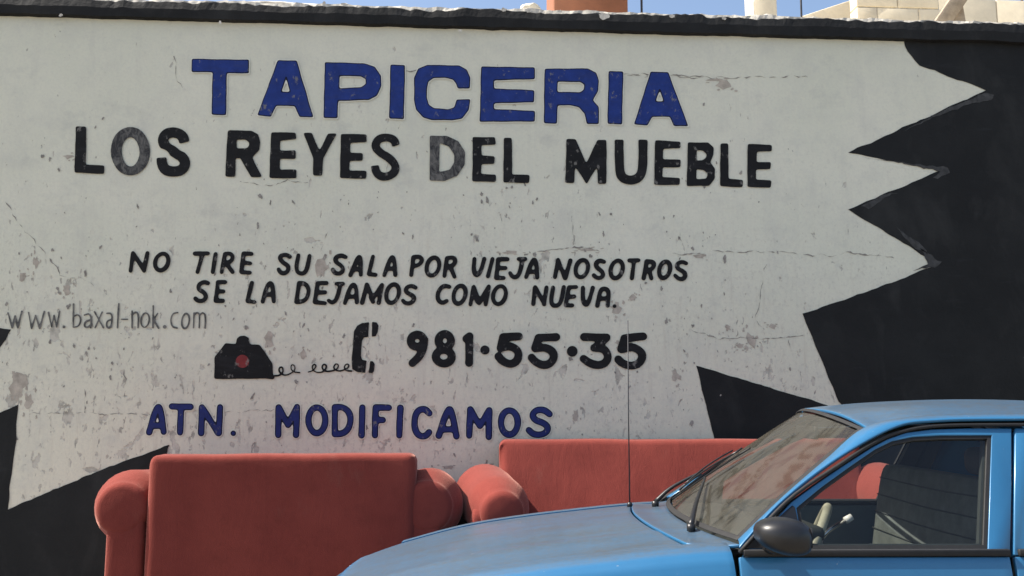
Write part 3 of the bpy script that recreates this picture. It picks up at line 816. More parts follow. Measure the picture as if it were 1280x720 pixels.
o = empty('roof_railing', (5.2, 8.46, 5.34)); tag(o, 'dark iron railing along the top of the pale panel wall', 'railing')
for k in range(12): tube('baluster', [(4.70+k*.24, 8.46, 5.34), (4.70+k*.24, 8.46, 6.0)], .012, M['iron'], o, 6, world=True)
tube('rail', [(4.64, 8.46, 5.42), (7.5, 8.46, 5.42)], .012, M['iron'], o, 6, world=True)
tube('rail', [(4.64, 8.46, 6.0), (7.5, 8.46, 6.0)], .016, M['iron'], o, 6, world=True)
pl = empty('leaning_plank', (3.9, 7.0, 4.3)); tag(pl, 'weathered grey brown plank leaning diagonally above the wall top at the right', 'plank')
prism('plank_board', [(3.62, 4.05), (3.76, 4.05), (4.50, 5.05), (4.34, 5.05)], [], lambda x, z: (x, 7.0, z), (0, .05, 0), M['wood'], pl, True, .004)
prism('plank_brace', [(4.22, DZ), (4.34, DZ), (4.20, 4.76), (4.10, 4.66)], [], lambda x, z: (x, 7.06, z), (0, .05, 0), M['wood'], pl, True, .004)
def lump(name, cx, cy, cz, sx, sy, sz, seed, lab, cat, mat):
    bm = bmesh.new(); bmesh.ops.create_icosphere(bm, subdivisions=3, radius=1)
    for v in bm.verts:
        d = 1+.28*mnoise.noise(v.co*1.6+Vector((seed, 0, 0)))+.1*mnoise.noise(v.co*4+Vector((seed, 3, 0)))
        c = v.co*d; v.co = Vector((max(-.8, min(.8, c.x))*sx, max(-.8, min(.8, c.y))*sy, max(-.7, min(.7, c.z))*sz))
    me = bpy.data.meshes.new(name); bm.to_mesh(me); bm.free(); me.materials.append(mat)
    o = bpy.data.objects.new(name, me); C.objects.link(o); o.location = (cx, cy, cz); tag(o, lab, cat); return o
lump('rubble_lump', .49, 5.87, 3.965, .085, .08, .045, 2, 'white lump of rubble on the wall top left of the terracotta housing', 'rubble', M['cream'])
lump('mortar_heap', -1.13, 5.88, 3.93, .42, .08, .055, 5, 'flat heap of pale mortar on the wall top at the upper left', 'rubble', M['mortar'])

# ------------------------------------------------------------------ sofas
def rounded_block(name, b, mat, parent, bev=.04, puff=0., seg=4, sub=10, seed=0):
    x0, x1, y0, y1, z0, z1 = b
    v, f = box_data(*b); bm = bmesh.new(); vv = [bm.verts.new(p) for p in v]
    for q in f: bm.faces.new([vv[i] for i in q])
    bmesh.ops.subdivide_edges(bm, edges=bm.edges[:], cuts=sub, use_grid_fill=True)
    c = Vector(((x0+x1)/2, (y0+y1)/2, (z0+z1)/2)); h = Vector(((x1-x0)/2, (y1-y0)/2, (z1-z0)/2))
    for w_ in bm.verts:
        d = w_.co-c; inner = Vector([max(-h[i]+bev, min(h[i]-bev, d[i])) for i in range(3)])
        e = d-inner
        if e.length > bev: e = e.normalized()*bev
        elif e.length > 1e-6 and sum(abs(d[i]) > h[i]-bev+1e-5 for i in range(3)) > 1: e = e.normalized()*bev
        n = c+inner+e
        k = [1-(d[i]/h[i])**2 for i in range(3)]
        for i in range(3):
            j, l = (i+1) % 3, (i+2) % 3
            n[i] += puff*(d[i]/h[i])**5*max(0, k[j])**.5*max(0, k[l])**.5
        n += Vector((0, 0, 1))*.004*mnoise.noise(n*5+Vector((seed, 0, 0)))
        w_.co = n
    me = bpy.data.meshes.new(name); bm.to_mesh(me); bm.free(); me.materials.append(mat)
    for p in me.polygons: p.use_smooth = True
    o = bpy.data.objects.new(name, me); C.objects.link(o); o.parent = parent
    return o
def make_sofa(loc, rz, bw, hb, n_cush, label, splay, armr=.178, armz=.67, tuck=(0, 0)):
    t = empty('sofa', loc, rz); tag(t, label, 'sofa', 'salmon red sofas on the pavement')
    hw = bw/2
    # backrest: rear upright, front leaning, seen in section then given its width, with soft edges
    prof = [(.42, .10), (.42, hb-.0), (.245, hb), (.0, .36), (.0, .10)]
    nx = 40; vs, fs = [], []
    # densify profile and round its corners
    P = []
    for i, a in enumerate(prof):
        p, n = Vector(prof[i-1]), Vector(prof[(i+1) % 5]); a = Vector(a); rr_ = .035 if i in (1, 2) else .015
        d0 = (p-a).normalized(); d1 = (n-a).normalized()
        for k in range(6):
            q = k/5; P.append(a+d0*rr_*(1-q)**2+d1*rr_*q**2)
    dense = []
    for i, a in enumerate(P):
        b = P[(i+1) % len(P)]; m = max(1, int((b-a).length/.05))
        for k in range(m): dense.append(a+(b-a)*k/m)
    P = dense; m = len(P); cen = Vector((.24, .5))
    E_ = .045
    xs = [-hw+E_*(1-math.cos(a*math.pi/2/5)) for a in range(6)] + [-hw+E_+(bw-2*E_)*k/nx for k in range(1, nx)] + [hw-E_*(1-math.cos(a*math.pi/2/5)) for a in range(5, -1, -1)]
    for x in xs:
        e = max(0, abs(x)-(hw-E_))/E_; sh = E_*(1-math.sqrt(max(0, 1-e*e)))
        for p in P:
            d = p-cen; q = p-Vector((d.x/abs(d.x or 1)*min(sh, abs(d.x)), d.y/abs(d.y or 1)*min(sh, abs(d.y))))
            wv = .006*mnoise.noise(Vector((x*3+loc[0], q.x*3, q.y*3)))
            vs.append((x, q.x+(wv if p.x < .4 else wv*.8), q.y+.004*mnoise.noise(Vector((x*4, q.x*2, loc[0])))))
    for i in range(len(xs)-1):
        for k in range(m): fs.append((i*m+k, (i+1)*m+k, (i+1)*m+(k+1) % m, i*m+(k+1) % m))
    fs.append(tuple(range(m))); fs.append(tuple((len(xs)-1)*m+k for k in range(m))[::-1])
    o = obj('backrest', vs, fs, M['fabric'], t, smooth=True); fix_normals(o)
    # arms: rolled, puffed at both ends, dipping and tapering a little towards the front
    for s in (-1, 1):
        cx = s*(hw+.105-tuck[(s+1)//2])
        ends = []
        y0, y1 = -.46, .405; nseg = 30
        rings = []
        rb = .062
        for k in range(9):
            a = math.pi/2*k/8; rings.append((y0+rb*(1-math.sin(a)), -rb*(1-math.cos(math.pi/2-a))*1.0))
        rings = [(y0+rb*(1-math.sin(math.pi/2*k/8)), rb*(1-math.cos(math.pi/2*k/8))) for k in range(8, -1, -1)]
        # front: from small radius (rounded) to full
        seq = [(y0+.036-.036*math.cos(math.pi/2*k/6), -.052-.040+.040*math.sin(math.pi/2*k/6)) for k in range(7)]
        seq += [(y0+.036+.142*k/6, -.052*(1-k/6)**1.5) for k in range(1, 7)]
        seq += [(y0+.178+(y1-y0-.356)*k/6, 0) for k in range(1, 6)]
        seq += [(y1-.178+.138*k/6, -.058*(k/6)**1.3) for k in range(0, 7)]
        seq += [(y1-.040+.040*math.sin(math.pi/2*k/6), -.058-.040+.040*math.cos(math.pi/2*k/6)) for k in range(1, 7)]
        vs, fs = [], []
        for (y, dr) in seq:
            q = (y-y0)/(y1-y0)
            r_ = armr*(.92+.10*q)+dr; cxx = cx+(1-q)*splay[(s+1)//2]; cz = armz+.035*(q-.6)
            for k in range(nseg):
                a = 2*math.pi*k/nseg
                rr2 = r_*(1+.012*mnoise.noise(Vector((math.cos(a)*2, y*5, math.sin(a)*2+s+loc[0]))))
                vs.append((cxx+rr2*math.cos(a), y, cz+rr2*math.sin(a)))
        n = len(seq)
        for i in range(n-1):
            for k in range(nseg): fs.append((i*nseg+k, i*nseg+(k+1) % nseg, (i+1)*nseg+(k+1) % nseg, (i+1)*nseg+k))
        c0 = len(vs); vs.append((cx+splay[(s+1)//2], y0-.012, armz-.02)); vs.append((cx, y1+.006, armz+.014))
        for k in range(nseg):
            fs.append((c0, (k+1) % nseg, k)); fs.append((c0+1, (n-1)*nseg+k, (n-1)*nseg+(k+1) % nseg))
        o = obj('armrest', vs, fs, M['fabric'], t, smooth=True); fix_normals(o)
        # the upright panel under the roll
        rounded_block('arm_panel', (min(cx-s*.12, cx+s*.075), max(cx-s*.12, cx+s*.075), -.43, .398, .09, armz), M['fabric'], t, .03, .004, seed=s)
    rounded_block('seat_base', (-hw+.02, hw-.02, -.40, .05, .09, .30), M['fabric'], t, .03, .0)
    w_ = (bw-.04)/n_cush
    for k in range(n_cush):
        rounded_block('seat_cushion', (-hw+.02+k*w_+.004, -hw+.02+(k+1)*w_-.004, -.42, .11, .31, .46), M['fabric'], t, .045, .015, seed=k)
    for sx in (-1, 1):
        for y in (-.38, .36):
            v, f = tube_data([(sx*(hw+.05), y, 0), (sx*(hw+.05), y, .10)], [.022, .034], 12); obj('foot', v, f, M['dark_wood'], t, smooth=True)
    return t
make_sofa((-.862, 5.222, .15), R(180), 1.345, .945, 2, 'salmon red sofa turned with its dark shaded back to the street', (0, 0), .190, .665, (.05, -.02))
make_sofa((1.365, 5.27, .15), 0, 2.18, .99, 3, 'salmon red sofa facing the street, its backrest against the wall behind the blue car', (.085, -.02), .180, .665)

# ------------------------------------------------------------------ the blue car  (local x to the rear, y to the far side)
CAR = empty('car', (.972, 3.779, 0), R(-3))
tag(CAR, 'dusty blue sedan parked at the kerb in front of the sofas, nose to the left', 'car')
def part(name, v, f, mat, parent=None, smooth=False): return obj(name, v, f, mat, parent or CAR, smooth=smooth)
ZT = [(-1.46,.60),(-1.43,.648),(-1.38,.672),(-1.2,.720),(-.95,.780),(-.7,.820),(-.4,.855),(-.15,.879),(.05,.888)]
_grid0 = grid
def grid(name, fn, nu, nv, mat, parent=None, *a, **k): return _grid0(name, fn, nu, nv, mat, parent or CAR, *a, **k)
def zt(x): return interp(x, ZT)
def taper(x):
    t = max(0, (-.80-x)/.65); return 1-.14*t*t*t-.03*t
SY = [(.18,.775),(.30,.80),(.50,.825),(.66,.828),(.74,.815),(.80,.805),(.866,.790)]
def side_y(z): return interp(z, SY)
# hood
def hood(u, v):
    yy = -1+2*v
    xr = -.155-.07*(1-yy*yy); xf = -1.470+.23*abs(yy)**2.2
    x = xf+(xr-xf)*u; y = .628*yy*taper(x)
    z = zt(x)+.016*(1-yy*yy)-.003*max(0, abs(yy)-.75)/.25 + .004*math.exp(-((abs(yy)-.62)/.06)**2)
    return (x, y, z)
grid('hood', hood, 48, 40, M['paint'])
def fender(s):
    def fn(u, v):
        x0 = -1.243+.09*v; x = x0+(-.022-x0)*u
        if v > .6: x = min(x, -.016+.06*((v-.6)/.4)**2*0)
        k = taper(x); zz = zt(x)
        secs = [(.634*k, zz+.001), (.665*k, zz+.004), (.70*k, zz+.0005), (.735*k, zz-.014), (.765*k, zz-.040), (.785*k, zz-.075), (.806*k, zz-.125), (.826*k, zz-.20)]
        e = .30
        if abs(x+.62) < .345: e = max(e, .30+math.sqrt(max(0, .345**2-(x+.62)**2)))
        b0 = secs[-1][1]; lo = min(e, b0-.01)
        for j in range(1, 6): q = j/5; z = b0+(lo-b0)*q; secs.append((side_y(z)*k if z < .62 else .826*k+(side_y(.62)*k-.826*k)*q, z))
        t = v*(len(secs)-1); i = min(int(t), len(secs)-2); t -= i
        y = secs[i][0]*(1-t)+secs[i+1][0]*t; z = secs[i][1]*(1-t)+secs[i+1][1]*t
        return (x, s*y, z)
    return fn
for s in (-1, 1):
    grid('fender', fender(s), 56, 36, M['paint'], CAR, .01, flip=(s < 0))
# cowl panel between the hood and the windshield
def ws(u, v):                     # windshield surface, u across, v up
    yy = -1+2*u; q = 1-yy*yy
    b = Vector((.030-.095*q+.015*yy, .70*yy, .896+.004*q)); t = Vector((.575-.075*q+.065*yy, .556*yy, 1.272+.012*yy+.054*q))
    p = b.lerp(t, v); n = Vector((-.57, 0, .82)); return p+n*.018*math.sin(math.pi*v)*(.4+.6*q)
def cowl(u, v):
    yy = -1+2*v; q = 1-yy*yy
    a = Vector((-.148-.07*q, .628*yy, zt(-.15)+.004+.014*q)); b = Vector((.028-.095*q+.015*yy, .712*yy, .891+.006*q))
    p = a.lerp(b, u); p.z -= .006*math.sin(math.pi*u); return p
grid('cowl_panel', cowl, 8, 40, M['paint'])
# glass and its seal
grid('windshield', lambda u, v: ws(.018+.964*u, .03+.94*v), 30, 20, M['windshield'], CAR, 0)
def strip(name, A, Bc, mat, thick=.01, n=40, flip=False, parent=None, m=3, bulge=0.):
    def fn(u, v):
        i = int(round(u*n)); a, b = Vector(A[i]), Vector(Bc[i]); p = a.lerp(b, v)
        return p + Vector((0, math.copysign(bulge*math.sin(math.pi*v), a.y)*.7, bulge*math.sin(math.pi*v)*.7))
    return grid(name, fn, n, m, mat, parent or CAR, thick, flip=flip)
n = 40
up_n = Vector((-.0045, 0, .0065))
loopA = [ws(.0+.0*0, k/n)+up_n for k in range(n+1)]
for nm, fnA, fnB in (('windshield_seal', lambda t: ws(-.004, t), lambda t: ws(.024, t)), ('windshield_seal', lambda t: ws(1.004, t), lambda t: ws(.976, t)),
                     ('windshield_seal', lambda t: ws(t, -.006), lambda t: ws(t, .026)), ('windshield_seal', lambda t: ws(t, 1.0), lambda t: ws(t, .975))):
    strip(nm, [fnA(k/n)+up_n for k in range(n+1)], [fnB(k/n)+up_n for k in range(n+1)], M['rubber'], .004, n)
# side glasshouse plane
def gy(z): return .79-.48*(z-.866)
def gmap(s, off=0.): return lambda x, z: (x, s*(gy(z)-off), z)
OUT_F = [(.002,.868),(.10,.952),(.187,1.027),(.285,1.085),(.382,1.140),(.5,1.203),(.56,1.230),(.63,1.252),(.72,1.263),(.85,1.267),(1.004,1.267),(.935,1.06),(.866,.868)]
IN_F = [(.20,.884),(.202,1.010),(.30,1.075),(.406,1.138),(.51,1.197),(.575,1.224),(.65,1.238),(.75,1.243),(.928,1.244),(.80,.884)]
OUT_R = [(1.016,1.267),(1.30,1.265),(1.45,1.25),(1.56,1.21),(1.66,1.12),(1.74,.98),(1.76,.868),(.878,.868)]
IN_R = [(1.08,1.244),(1.28,1.242),(1.42,1.228),(1.51,1.19),(1.585,1.10),(1.63,.99),(1.64,.884),(.955,.884)]
def inset(P, d):
    n = len(P); cx = sum(p[0] for p in P)/n; cz = sum(p[1] for p in P)/n; out = []
    for i in range(n):
        a, b, c = Vector(P[i-1]), Vector(P[i]), Vector(P[(i+1) % n])
        e0 = (b-a).normalized(); e1 = (c-b).normalized(); n0 = Vector((-e0.y, e0.x)); n1 = Vector((-e1.y, e1.x))
        ctr = Vector((cx, cz))
        if (ctr-b).dot(n0+n1) < 0: n0, n1 = -n0, -n1
        h = (n0+n1); h = h/max(.25, h.length_squared)*2
        out.append(tuple(b+h*d))
    return out
FB = .27
def sheet(name, outer, mapf, mat, parent):
    tris = tessellate_polygon([[Vector((p[0], p[1], 0)) for p in outer]])
    return obj(name, [mapf(*p) for p in outer], [tuple(t) for t in tris], mat, parent)
def door(s, front):
    OUT, IN = (OUT_F, IN_F) if front else (OUT_R, IN_R)
    xa, xb = (-.010, .864) if front else (.880, 1.70)
    if s > 0:
        sh = lambda P: [(x+(FB if (x > .70 if front else x < 1.2) else .03 if x < .05 else .08 if x < .7 else 0), z-(.012 if front else 0)) for x, z in P]
        OUT, IN = sh(OUT), sh(IN)
        if front: xb += FB
        else: xa += FB
    def skin(u, v):
        z = .862+(.26-.862)*v; x0 = xa-(.0 if not front else -.012*v); xx = x0+(xb-x0)*u
        if not front and z < .62:      # rear wheel arch bite
            lim = 1.82-math.sqrt(max(0, .36**2-(z-.30)**2)); xx = x0+(min(xb, lim)-x0)*u
        y = side_y(z)
        y += .004*math.exp(-((z-.745)/.012)**2)      # feature line
        return (xx, s*y, z)
    d = grid('door', skin, 30, 30, M['paint'], CAR, .02, flip=(s < 0))
    T = Vector((0, -s*.030, -.014))
    prism('window_frame', OUT, [IN], gmap(s), T, M['paint'], d, bev=.004)
    IN2 = inset(IN, .012)
    prism('window_rubber', inset(IN, -.002), [IN2], gmap(s, .006), Vector((0, -s*.012, -.006)), M['rubber'], d)
    prism('inner_frame', inset(OUT, .004), [IN2], gmap(s, .036), Vector((0, -s*.02, -.01)), M['interior'], d)
    sheet('window_glass', inset(IN, .004), gmap(s, .016), M['glass'], d)
    # black waist moulding and rubber on the outer edge of the frame
    box('waist_moulding', (xa+.012, xb+(.0 if front else .04), s*.783 if s > 0 else -.800, s*.783 if s < 0 else .800, .8645, .8865), M['rubber'], d, bev=.004)
    if front: prism('mirror_sail', [(.004,.8875),(.190,1.018),(.197,1.010),(.203,.8875)], [], gmap(s, -.004), Vector((0, -s*.03, 0)), M['plastic'], d, bev=.003)
    card = box('door_card', (xa+.03, xb-.02, s*.70 if s > 0 else -.765, s*.765 if s > 0 else -.70, .30, .862), M['door_card'], d, bev=.02)
    # handle
    hx = xb-.17 if front else xb-.16
    h = box('door_handle', (hx-.075, hx+.075, min(s*.815, s*.842), max(s*.815, s*.842), .715, .745), M['plastic'], d, bev=.008)
    return d
for s in (-1, 1):
    door(s, True); door(s, False)
    # weatherstrip lining the top edge of the doors (drip rail)
    q_ = .085 if s > 0 else 0.
    cv = catmull([(-.01, s*(gy(.87)+.006), .878), (.18+q_, s*(gy(1.03)+.004), 1.036), (.382+q_, s*(gy(1.15)+.004), 1.151), (.5+q_, s*(gy(1.215)+.003), 1.214), (.60+q_*.8, s*(gy(1.255)+.003), 1.252), (.74, s*(gy(1.27)+.003), 1.275), (1.0, s*(gy(1.27)+.003), 1.279), (1.30, s*(gy(1.27)+.003), 1.277), (1.46, s*(gy(1.26)+.003), 1.262), (1.58, s*(gy(1.21)+.003), 1.22), (1.68, s*(gy(1.12)+.003), 1.125), (1.765, s*(gy(.98)+.003), .98)], 60)
    tube('drip_rail', cv, .0065, M['rubber'], CAR, 8)
    # A pillar and roof side rail
    inner = catmull([ws(0 if s < 0 else 1, 0)+Vector((0,s*.004,-.0)), ws(0 if s < 0 else 1, .35)+Vector((0,s*.004,0)), ws(0 if s < 0 else 1, .7)+Vector((0,s*.004,0)), ws(0 if s < 0 else 1, 1)+Vector((0,s*.004,0)), (.72, s*.528, 1.297), (1.0, s*.530, 1.306), (1.30, s*.530, 1.303), (1.60, s*.525, 1.280)], 61)
    outer = catmull([(.0+q_*.3, s*.768, .880), (.16+q_, s*.713, 1.022-q_*.1), (.37+q_, s*.652, 1.158-q_*.1), (.585+q_*.9, s*.605, 1.262), (.74, s*.597, 1.285), (1.0, s*.596, 1.290), (1.30, s*.596, 1.287), (1.60, s*.590, 1.235)], 61)
    strip('roof_pillar', inner, outer, M['paint'], .012, 60, flip=(s > 0), m=6, bulge=.009)
    # C pillar
    A = catmull([(1.60, s*.522, 1.282), (1.78, s*.53, 1.18), (1.98, s*.56, 1.03), (2.10, s*.60, .925)], 21)
    Bq = catmull([(1.60, s*.592, 1.233), (1.70, s*.655, 1.12), (1.78, s*.725, .99), (1.80, s*.775, .90)], 21)
    strip('rear_pillar', A, Bq, M['paint'], .012, 20, flip=(s > 0), m=6, bulge=.008)
    # quarter panel with wheel arch
    def quarter(u, v, s=s):
        x = 1.715+(2.78-1.715)*u; k = 1-.10*max(0, (x-2.3)/.48)**2
        top = interp(x, [(1.7,.885),(2.1,.90),(2.5,.89),(2.78,.86)])
        e = .30
        if abs(x-1.82) < .36: e = .30+math.sqrt(max(0, .36**2-(x-1.82)**2))
        secs = [(.60*k, top+.012), (.68*k, top+.010), (.75*k, top-.006), (.785*k, top-.035), (.80*k, top-.08), (.815*k, top-.15), (.828*k, .66)]
        for j in range(1, 6): z = .66+(e-.66)*j/5; secs.append((side_y(z)*k, z))
        t = v*(len(secs)-1); i = min(int(t), len(secs)-2); t -= i
        return (x, s*(secs[i][0]*(1-t)+secs[i+1][0]*t), secs[i][1]*(1-t)+secs[i+1][1]*t)
    grid('quarter_panel', quarter, 40, 33, M['paint'], CAR, .01, flip=(s < 0))
    box('sill', (-.25, 1.48, min(s*.70, s*.79), max(s*.70, s*.79), .20, .262), M['plastic'], CAR, bev=.015)
# roof
def roof(u, v):
    yy = -1+2*v; q = 1-yy*yy
    xf = .585-.075*q+.065*yy; x = xf+(1.62+.04*q-xf)*u
    zc = interp(x, [(.5,1.331),(.62,1.345),(.85,1.362),(1.15,1.370),(1.45,1.358),(1.66,1.325)])
    ze = interp(x, [(.585,1.276),(.72,1.300),(1.0,1.309),(1.3,1.306),(1.6,1.283)])
    y = (.560-.03*min(1, u*2.5))*yy; ze += .012*yy*max(0, 1-u*4)
    return (x, y, zc-(zc-ze)*(abs(yy)**2.6)-.0)
grid('roof', roof, 40, 40, M['paint'])
# rear window, boot lid, tail
grid('rear_window', lambda u, v: (1.675+.40*u+.05*(1-(2*v-1)**2)*(1+0*u)-.03, (.50+.06*u)*(2*v-1), 1.315-.40*u-(.03*(2*v-1)**2)*(1-u)), 12, 20, M['glass'], CAR, 0)
grid('boot_lid', lambda u, v: (2.06+.04*(1-(2*v-1)**2)+.66*u, .595*(2*v-1), interp(2.06+.66*u, [(2.0,.915),(2.3,.925),(2.6,.905),(2.8,.85)])+.012*(1-(2*v-1)**2)), 20, 20, M['paint'])
grid('rear_face', lambda u, v: (2.765+.02*math.sin(math.pi*u)-.08*(2*v-1)**4, .70*(2*v-1), .865-.40*u), 10, 20, M['paint'])
for s in (-1, 1): box('tail_lamp', (2.70, 2.80, min(s*.44, s*.66), max(s*.44, s*.66), .66, .80), M['red_lens'], CAR, bev=.015)
grid('rear_bumper', lambda u, v: (2.80+.05*math.sin(math.pi*u)-.12*abs(2*v-1)**4, .79*(2*v-1), .52-.24*u), 10, 24, M['plastic'], CAR, .02)
# front face
nose = lambda v: -1.485+.23*abs(2*v-1)**2.2
grid('front_bumper', lambda u, v: (nose(v)-.035*math.sin(math.pi*min(1, u*1.2))-.01, .715*(2*v-1), .50-.25*u), 10, 24, M['plastic'], CAR, .02, flip=True)
g_ = grid('grille', lambda u, v: (nose(.3+.4*v)-.004, .40*(2*v-1), .625-.11*u), 4, 12, M['plastic'], CAR, .02, flip=True)
for k in range(4): tube('grille_bar', [(nose(.3+.4*t)-.012, .39*(2*t-1), .535+.024*k) for t in [i/8 for i in range(9)]], .004, M['chrome'], g_, 6)
for s in (-1, 1):
    h_ = grid('headlight', lambda u, v, s=s: (nose(.5+s*(.21+.22*v))-.006, s*(.42+.22*v), .635-.13*u), 4, 6, M['lens'], CAR, .03, flip=(s > 0))
    grid('turn_lamp', lambda u, v, s=s: (nose(.5+s*.44)+.02+.10*v, s*(.655+.035*v), .63-.12*u), 3, 3, M['red_lens'], CAR, .02, flip=(s > 0))
grid('front_panel', lambda u, v: (nose(v)+.012+.02*(1-u), .66*(2*v-1), .652-.16*u), 6, 20, M['paint'], CAR, .01, flip=True)
# underbody
box('underbody', (-1.30, 2.66, -.62, .62, .20, .26), M['rubber'], CAR)
for (x, s) in ((-.62, -1), (-.62, 1), (1.82, -1), (1.82, 1)):
    wh = empty('wheel', (x, s*.70, .295), 0, CAR)
    for nm, prof, mt in (('tyre', [(.20,.07),(.285,.085),(.295,.05),(.295,-.05),(.285,-.085),(.20,-.07)], M['tyre']), ('rim', [(.03,.055),(.06,.06),(.10,.035),(.17,.045),(.205,.07),(.205,-.05),(.03,-.05)], M['chrome'])):
        vs, fs = [], []; m = len(prof)
        for k in range(32):
            a = 2*math.pi*k/32
            for r_, w_ in prof: vs.append((r_*math.cos(a), s*w_, r_*math.sin(a)))
        for k in range(32):
            for j in range(m): fs.append((k*m+j, ((k+1) % 32)*m+j, ((k+1) % 32)*m+(j+1) % m, k*m+(j+1) % m))
        fix_normals(obj(nm, vs, fs, mt, wh, smooth=True))
# door mirror (near side) and its twin
def mirror(s):
    root = empty('side_mirror', (.095, s*.905, .945), 0, CAR)
    vs, fs = [], []; nu, nv = 20, 28
    for i in range(nu+1):
        a = math.pi*i/nu
        for j in range(nv):
            b = 2*math.pi*j/nv
            cx, r_ = -math.cos(a), math.sin(a)**.75
            sg = lambda v_, p: math.copysign(abs(v_)**p, v_)
            x = .088*cx; 
            if x > .074: x = .074
            y = .080*r_*sg(math.cos(b), .8); z = .056*r_*sg(math.sin(b), .75)
            z *= 1+.12*cx; z += -.010*cx
            x -= 0
            vs.append((x+.004, y, z))
    for i in range(nu):
        for j in range(nv): fs.append((i*nv+j, i*nv+(j+1) % nv, (i+1)*nv+(j+1) % nv, (i+1)*nv+j))
    fix_normals(obj('mirror_housing', vs, fs, M['plastic'], root, smooth=True))
    v, f = box_data(.0775, .0790, -.050, .050, -.030, .028); bevel(obj('mirror_glass', v, f, M['iron'], root), .0006)
    v, f = tube_data([(.0, -s*.07, -.03), (-.005, -s*.12, -.045)], [.035, .03], 14); obj('mirror_arm', v, f, M['plastic'], root, smooth=True)
mirror(-1)
# wipers
def wiper(piv, elbow, a, b, name='wiper'):
    piv, elbow, a, b = map(Vector, (piv, elbow, a, b))
    root = empty(name, piv, 0, CAR)
    v, f = tube_data([Vector((0,0,-.012)), Vector((0,0,.012))], .016, 12); obj('pivot_cap', v, f, M['plastic'], root, smooth=True)
    pts = catmull([Vector((0,0,.008)), (elbow-piv)*.35+Vector((0,0,.022)), elbow-piv], 10)
    v, f = tube_data(pts, [.011-.0006*i for i in range(10)], 8); obj('wiper_arm', v, f, M['plastic'], root, smooth=True)
    n_ = Vector((-.57, 0, .82))
    pb = [((a.lerp(b, t))-piv)+n_*(.004*math.sin(math.pi*t)) for t in [i/10 for i in range(11)]]
    v, f = tube_data(pb, .0045, 6); obj('wiper_blade', v, f, M['rubber'], root, smooth=True)
    pc = [((a.lerp(b, t))-piv)+n_*(.010+.016*math.sin(math.pi*t)) for t in [.12+.76*i/10 for i in range(11)]]
    v, f = tube_data(pc, .004, 6); obj('blade_bridge', v, f, M['plastic'], root, smooth=True)
def wsp(u, v, o=.012): return ws(u, v)+Vector((-.57, 0, .82))*o
wiper((-.085, -.40, .905), wsp(.55, .27, .022), wsp(.76, .05), wsp(.50, .58), 'wiper')
wiper((-.075, .45, .900), wsp(.86, .30, .022), wsp(.80, .10), wsp(.93, .58), 'wiper')
# antenna on the far side of the cowl
an = empty('antenna', (-.185, .50, .882), 0, CAR)
v, f = tube_data([(0,0,0),(0,0,.02)], [.014,.009], 12); obj('antenna_base', v, f, M['plastic'], an, smooth=True)
v, f = tube_data([(0,0,.02),(0.0,-.004,.40),(.004,-.006,.86)], [.0032,.0026,.002], 8); obj('antenna_rod', v, f, M['iron'], an, smooth=True)
# cabin: dash, wheel, column, seats
def dash(u, v):
    y = .66*(2*v-1); pr = [(-.02,.862),(.10,.880),(.24,.884),(.32,.868),(.36,.80),(.36,.55)]
    t = u*5; i = min(4, int(t)); t -= i
    return (pr[i][0]*(1-t)+pr[i+1][0]*t, y, pr[i][1]*(1-t)+pr[i+1][1]*t)
grid('dashboard', dash, 20, 16, M['interior'], CAR, .02)
box('instrument_hood', (.22, .36, -.54, -.20, .87, .925), M['interior'], CAR, bev=.02)
box('cabin_floor', (-.02, 1.9, -.68, .68, .262, .30), M['interior'], CAR)
sw = empty('steering_wheel', (.352, -.36, .805), 0, CAR); sw.rotation_euler = (0, R(-66), R(-19))
v, f = tube_data([(.185*math.cos(a), .185*math.sin(a), 0) for a in [2*math.pi*k/40 for k in range(40)]], .0165, 12, True); obj('wheel_rim', v, f, M['wheel_rim'], sw, smooth=True)
for a in (0, 2.3, -2.3):
    v, f = tube_data([(0,0,-.02),(.18*math.cos(a), .18*math.sin(a), 0)], [.02,.012], 8); obj('spoke', v, f, M['grey_plastic'], sw, smooth=True)
v, f = tube_data([(0,0,-.05),(0,0,.012)], [.05,.055], 16); obj('horn_pad', v, f, M['grey_plastic'], sw, smooth=True)
col = tube('steering_column', [(.22, -.36, .70), (.40, -.36, .80)], [.05, .045], M['grey_plastic'], CAR, 14)
v, f = tube_data([(.40,-.30,.83),(.46,-.27,.875),(.535,-.26,.915)], [.010,.008,.007], 8); st = obj('column_stalk', v, f, M['chrome'], CAR, smooth=True)
v, f = tube_data([(.530,-.26,.911),(.556,-.26,.926)], [.014,.013], 12); obj('stalk_knob', v, f, M['white_plastic'], st, smooth=True)
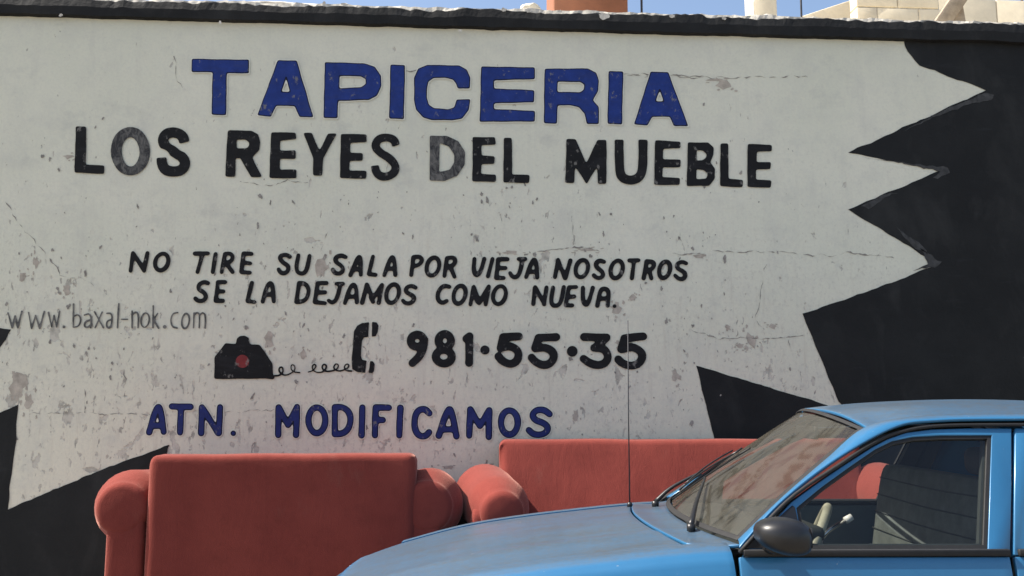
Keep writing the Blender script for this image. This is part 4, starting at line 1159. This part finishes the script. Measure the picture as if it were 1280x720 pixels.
def seatback(y0, y1, x, ztop, mat, name='seat_back'):
    def fn(u, v):
        pr = [(x-.105,.50),(x-.055,.80),(x-.005,ztop-.03),(x+.03,ztop),(x+.09,ztop-.01),(x+.13,ztop-.08),(x+.12,.42)]
        P = catmull(pr, 25)[int(round(u*24))]
        y = y0+(y1-y0)*v; e = min(v, 1-v)/.06; k = min(1, e); k = 1-(1-k)**2
        cx = x+.02; return (cx+(P[0]-cx)*(.75+.25*k), y, P[1]-(.05*(1-k) if P[1] > .6 else 0))
    return grid(name, fn, 24, 40, mat, CAR, .01)
seatback(-.60, .52, .985, 1.075, M['seat'])
for k in range(5):
    zz = .72+.075*k; pts = [(interp(zz, [(.50,.88),(.80,.930),(1.045,.980)])-.004, -.56+1.04*i/20, zz-.012*math.exp(-((i-10)/9)**2)) for i in range(21)]
    v, f = tube_data(pts, .0030, 5); obj('seat_seam', v, f, M['interior'], CAR, smooth=True)
box('seat_cushion', (.42, 1.00, -.60, .56, .34, .50), M['seat'], CAR, bev=.05)
seatback(-.58, .58, 1.74, 1.02, M['seat'])
box('seat_cushion', (1.25, 1.75, -.58, .58, .34, .52), M['seat'], CAR, bev=.05)
rounded_block('headrest', (.985, 1.075, -.52, -.26, 1.085, 1.19), M['interior'], CAR, .035, .0)
v, f = tube_data([(.955,-.665,1.16),(.948,-.62,1.05),(.93,-.64,.86),(.90,-.66,.60)], .012, 6); 
bl = part('seat_belt', [(.915,-.60,1.10),(.965,-.60,1.10),(.905,-.64,.56),(.855,-.64,.56),(.915,-.603,1.10),(.965,-.603,1.10),(.905,-.643,.56),(.855,-.643,.56)], [(0,1,2,3),(7,6,5,4),(0,4,5,1),(1,5,6,2),(2,6,7,3),(3,7,4,0)], M['seat_strip'])
box('belt_anchor', (.915, .965, -.612, -.590, 1.09, 1.14), M['chrome'], CAR, bev=.006)
box('parcel_shelf', (1.80, 2.05, -.58, .58, .90, .93), M['interior'], CAR, bev=.01)
# headliner
grid('headliner', lambda u, v: (.60+1.02*u, .50*(2*v-1), 1.315-.03*(2*v-1)**2), 6, 6, M['interior'], CAR, .006)
# inner mirror
im = box('rear_view_mirror', (.47, .49, -.13, .11, 1.21, 1.262), M['plastic'], CAR, bev=.008)

S.render.engine = 'CYCLES'
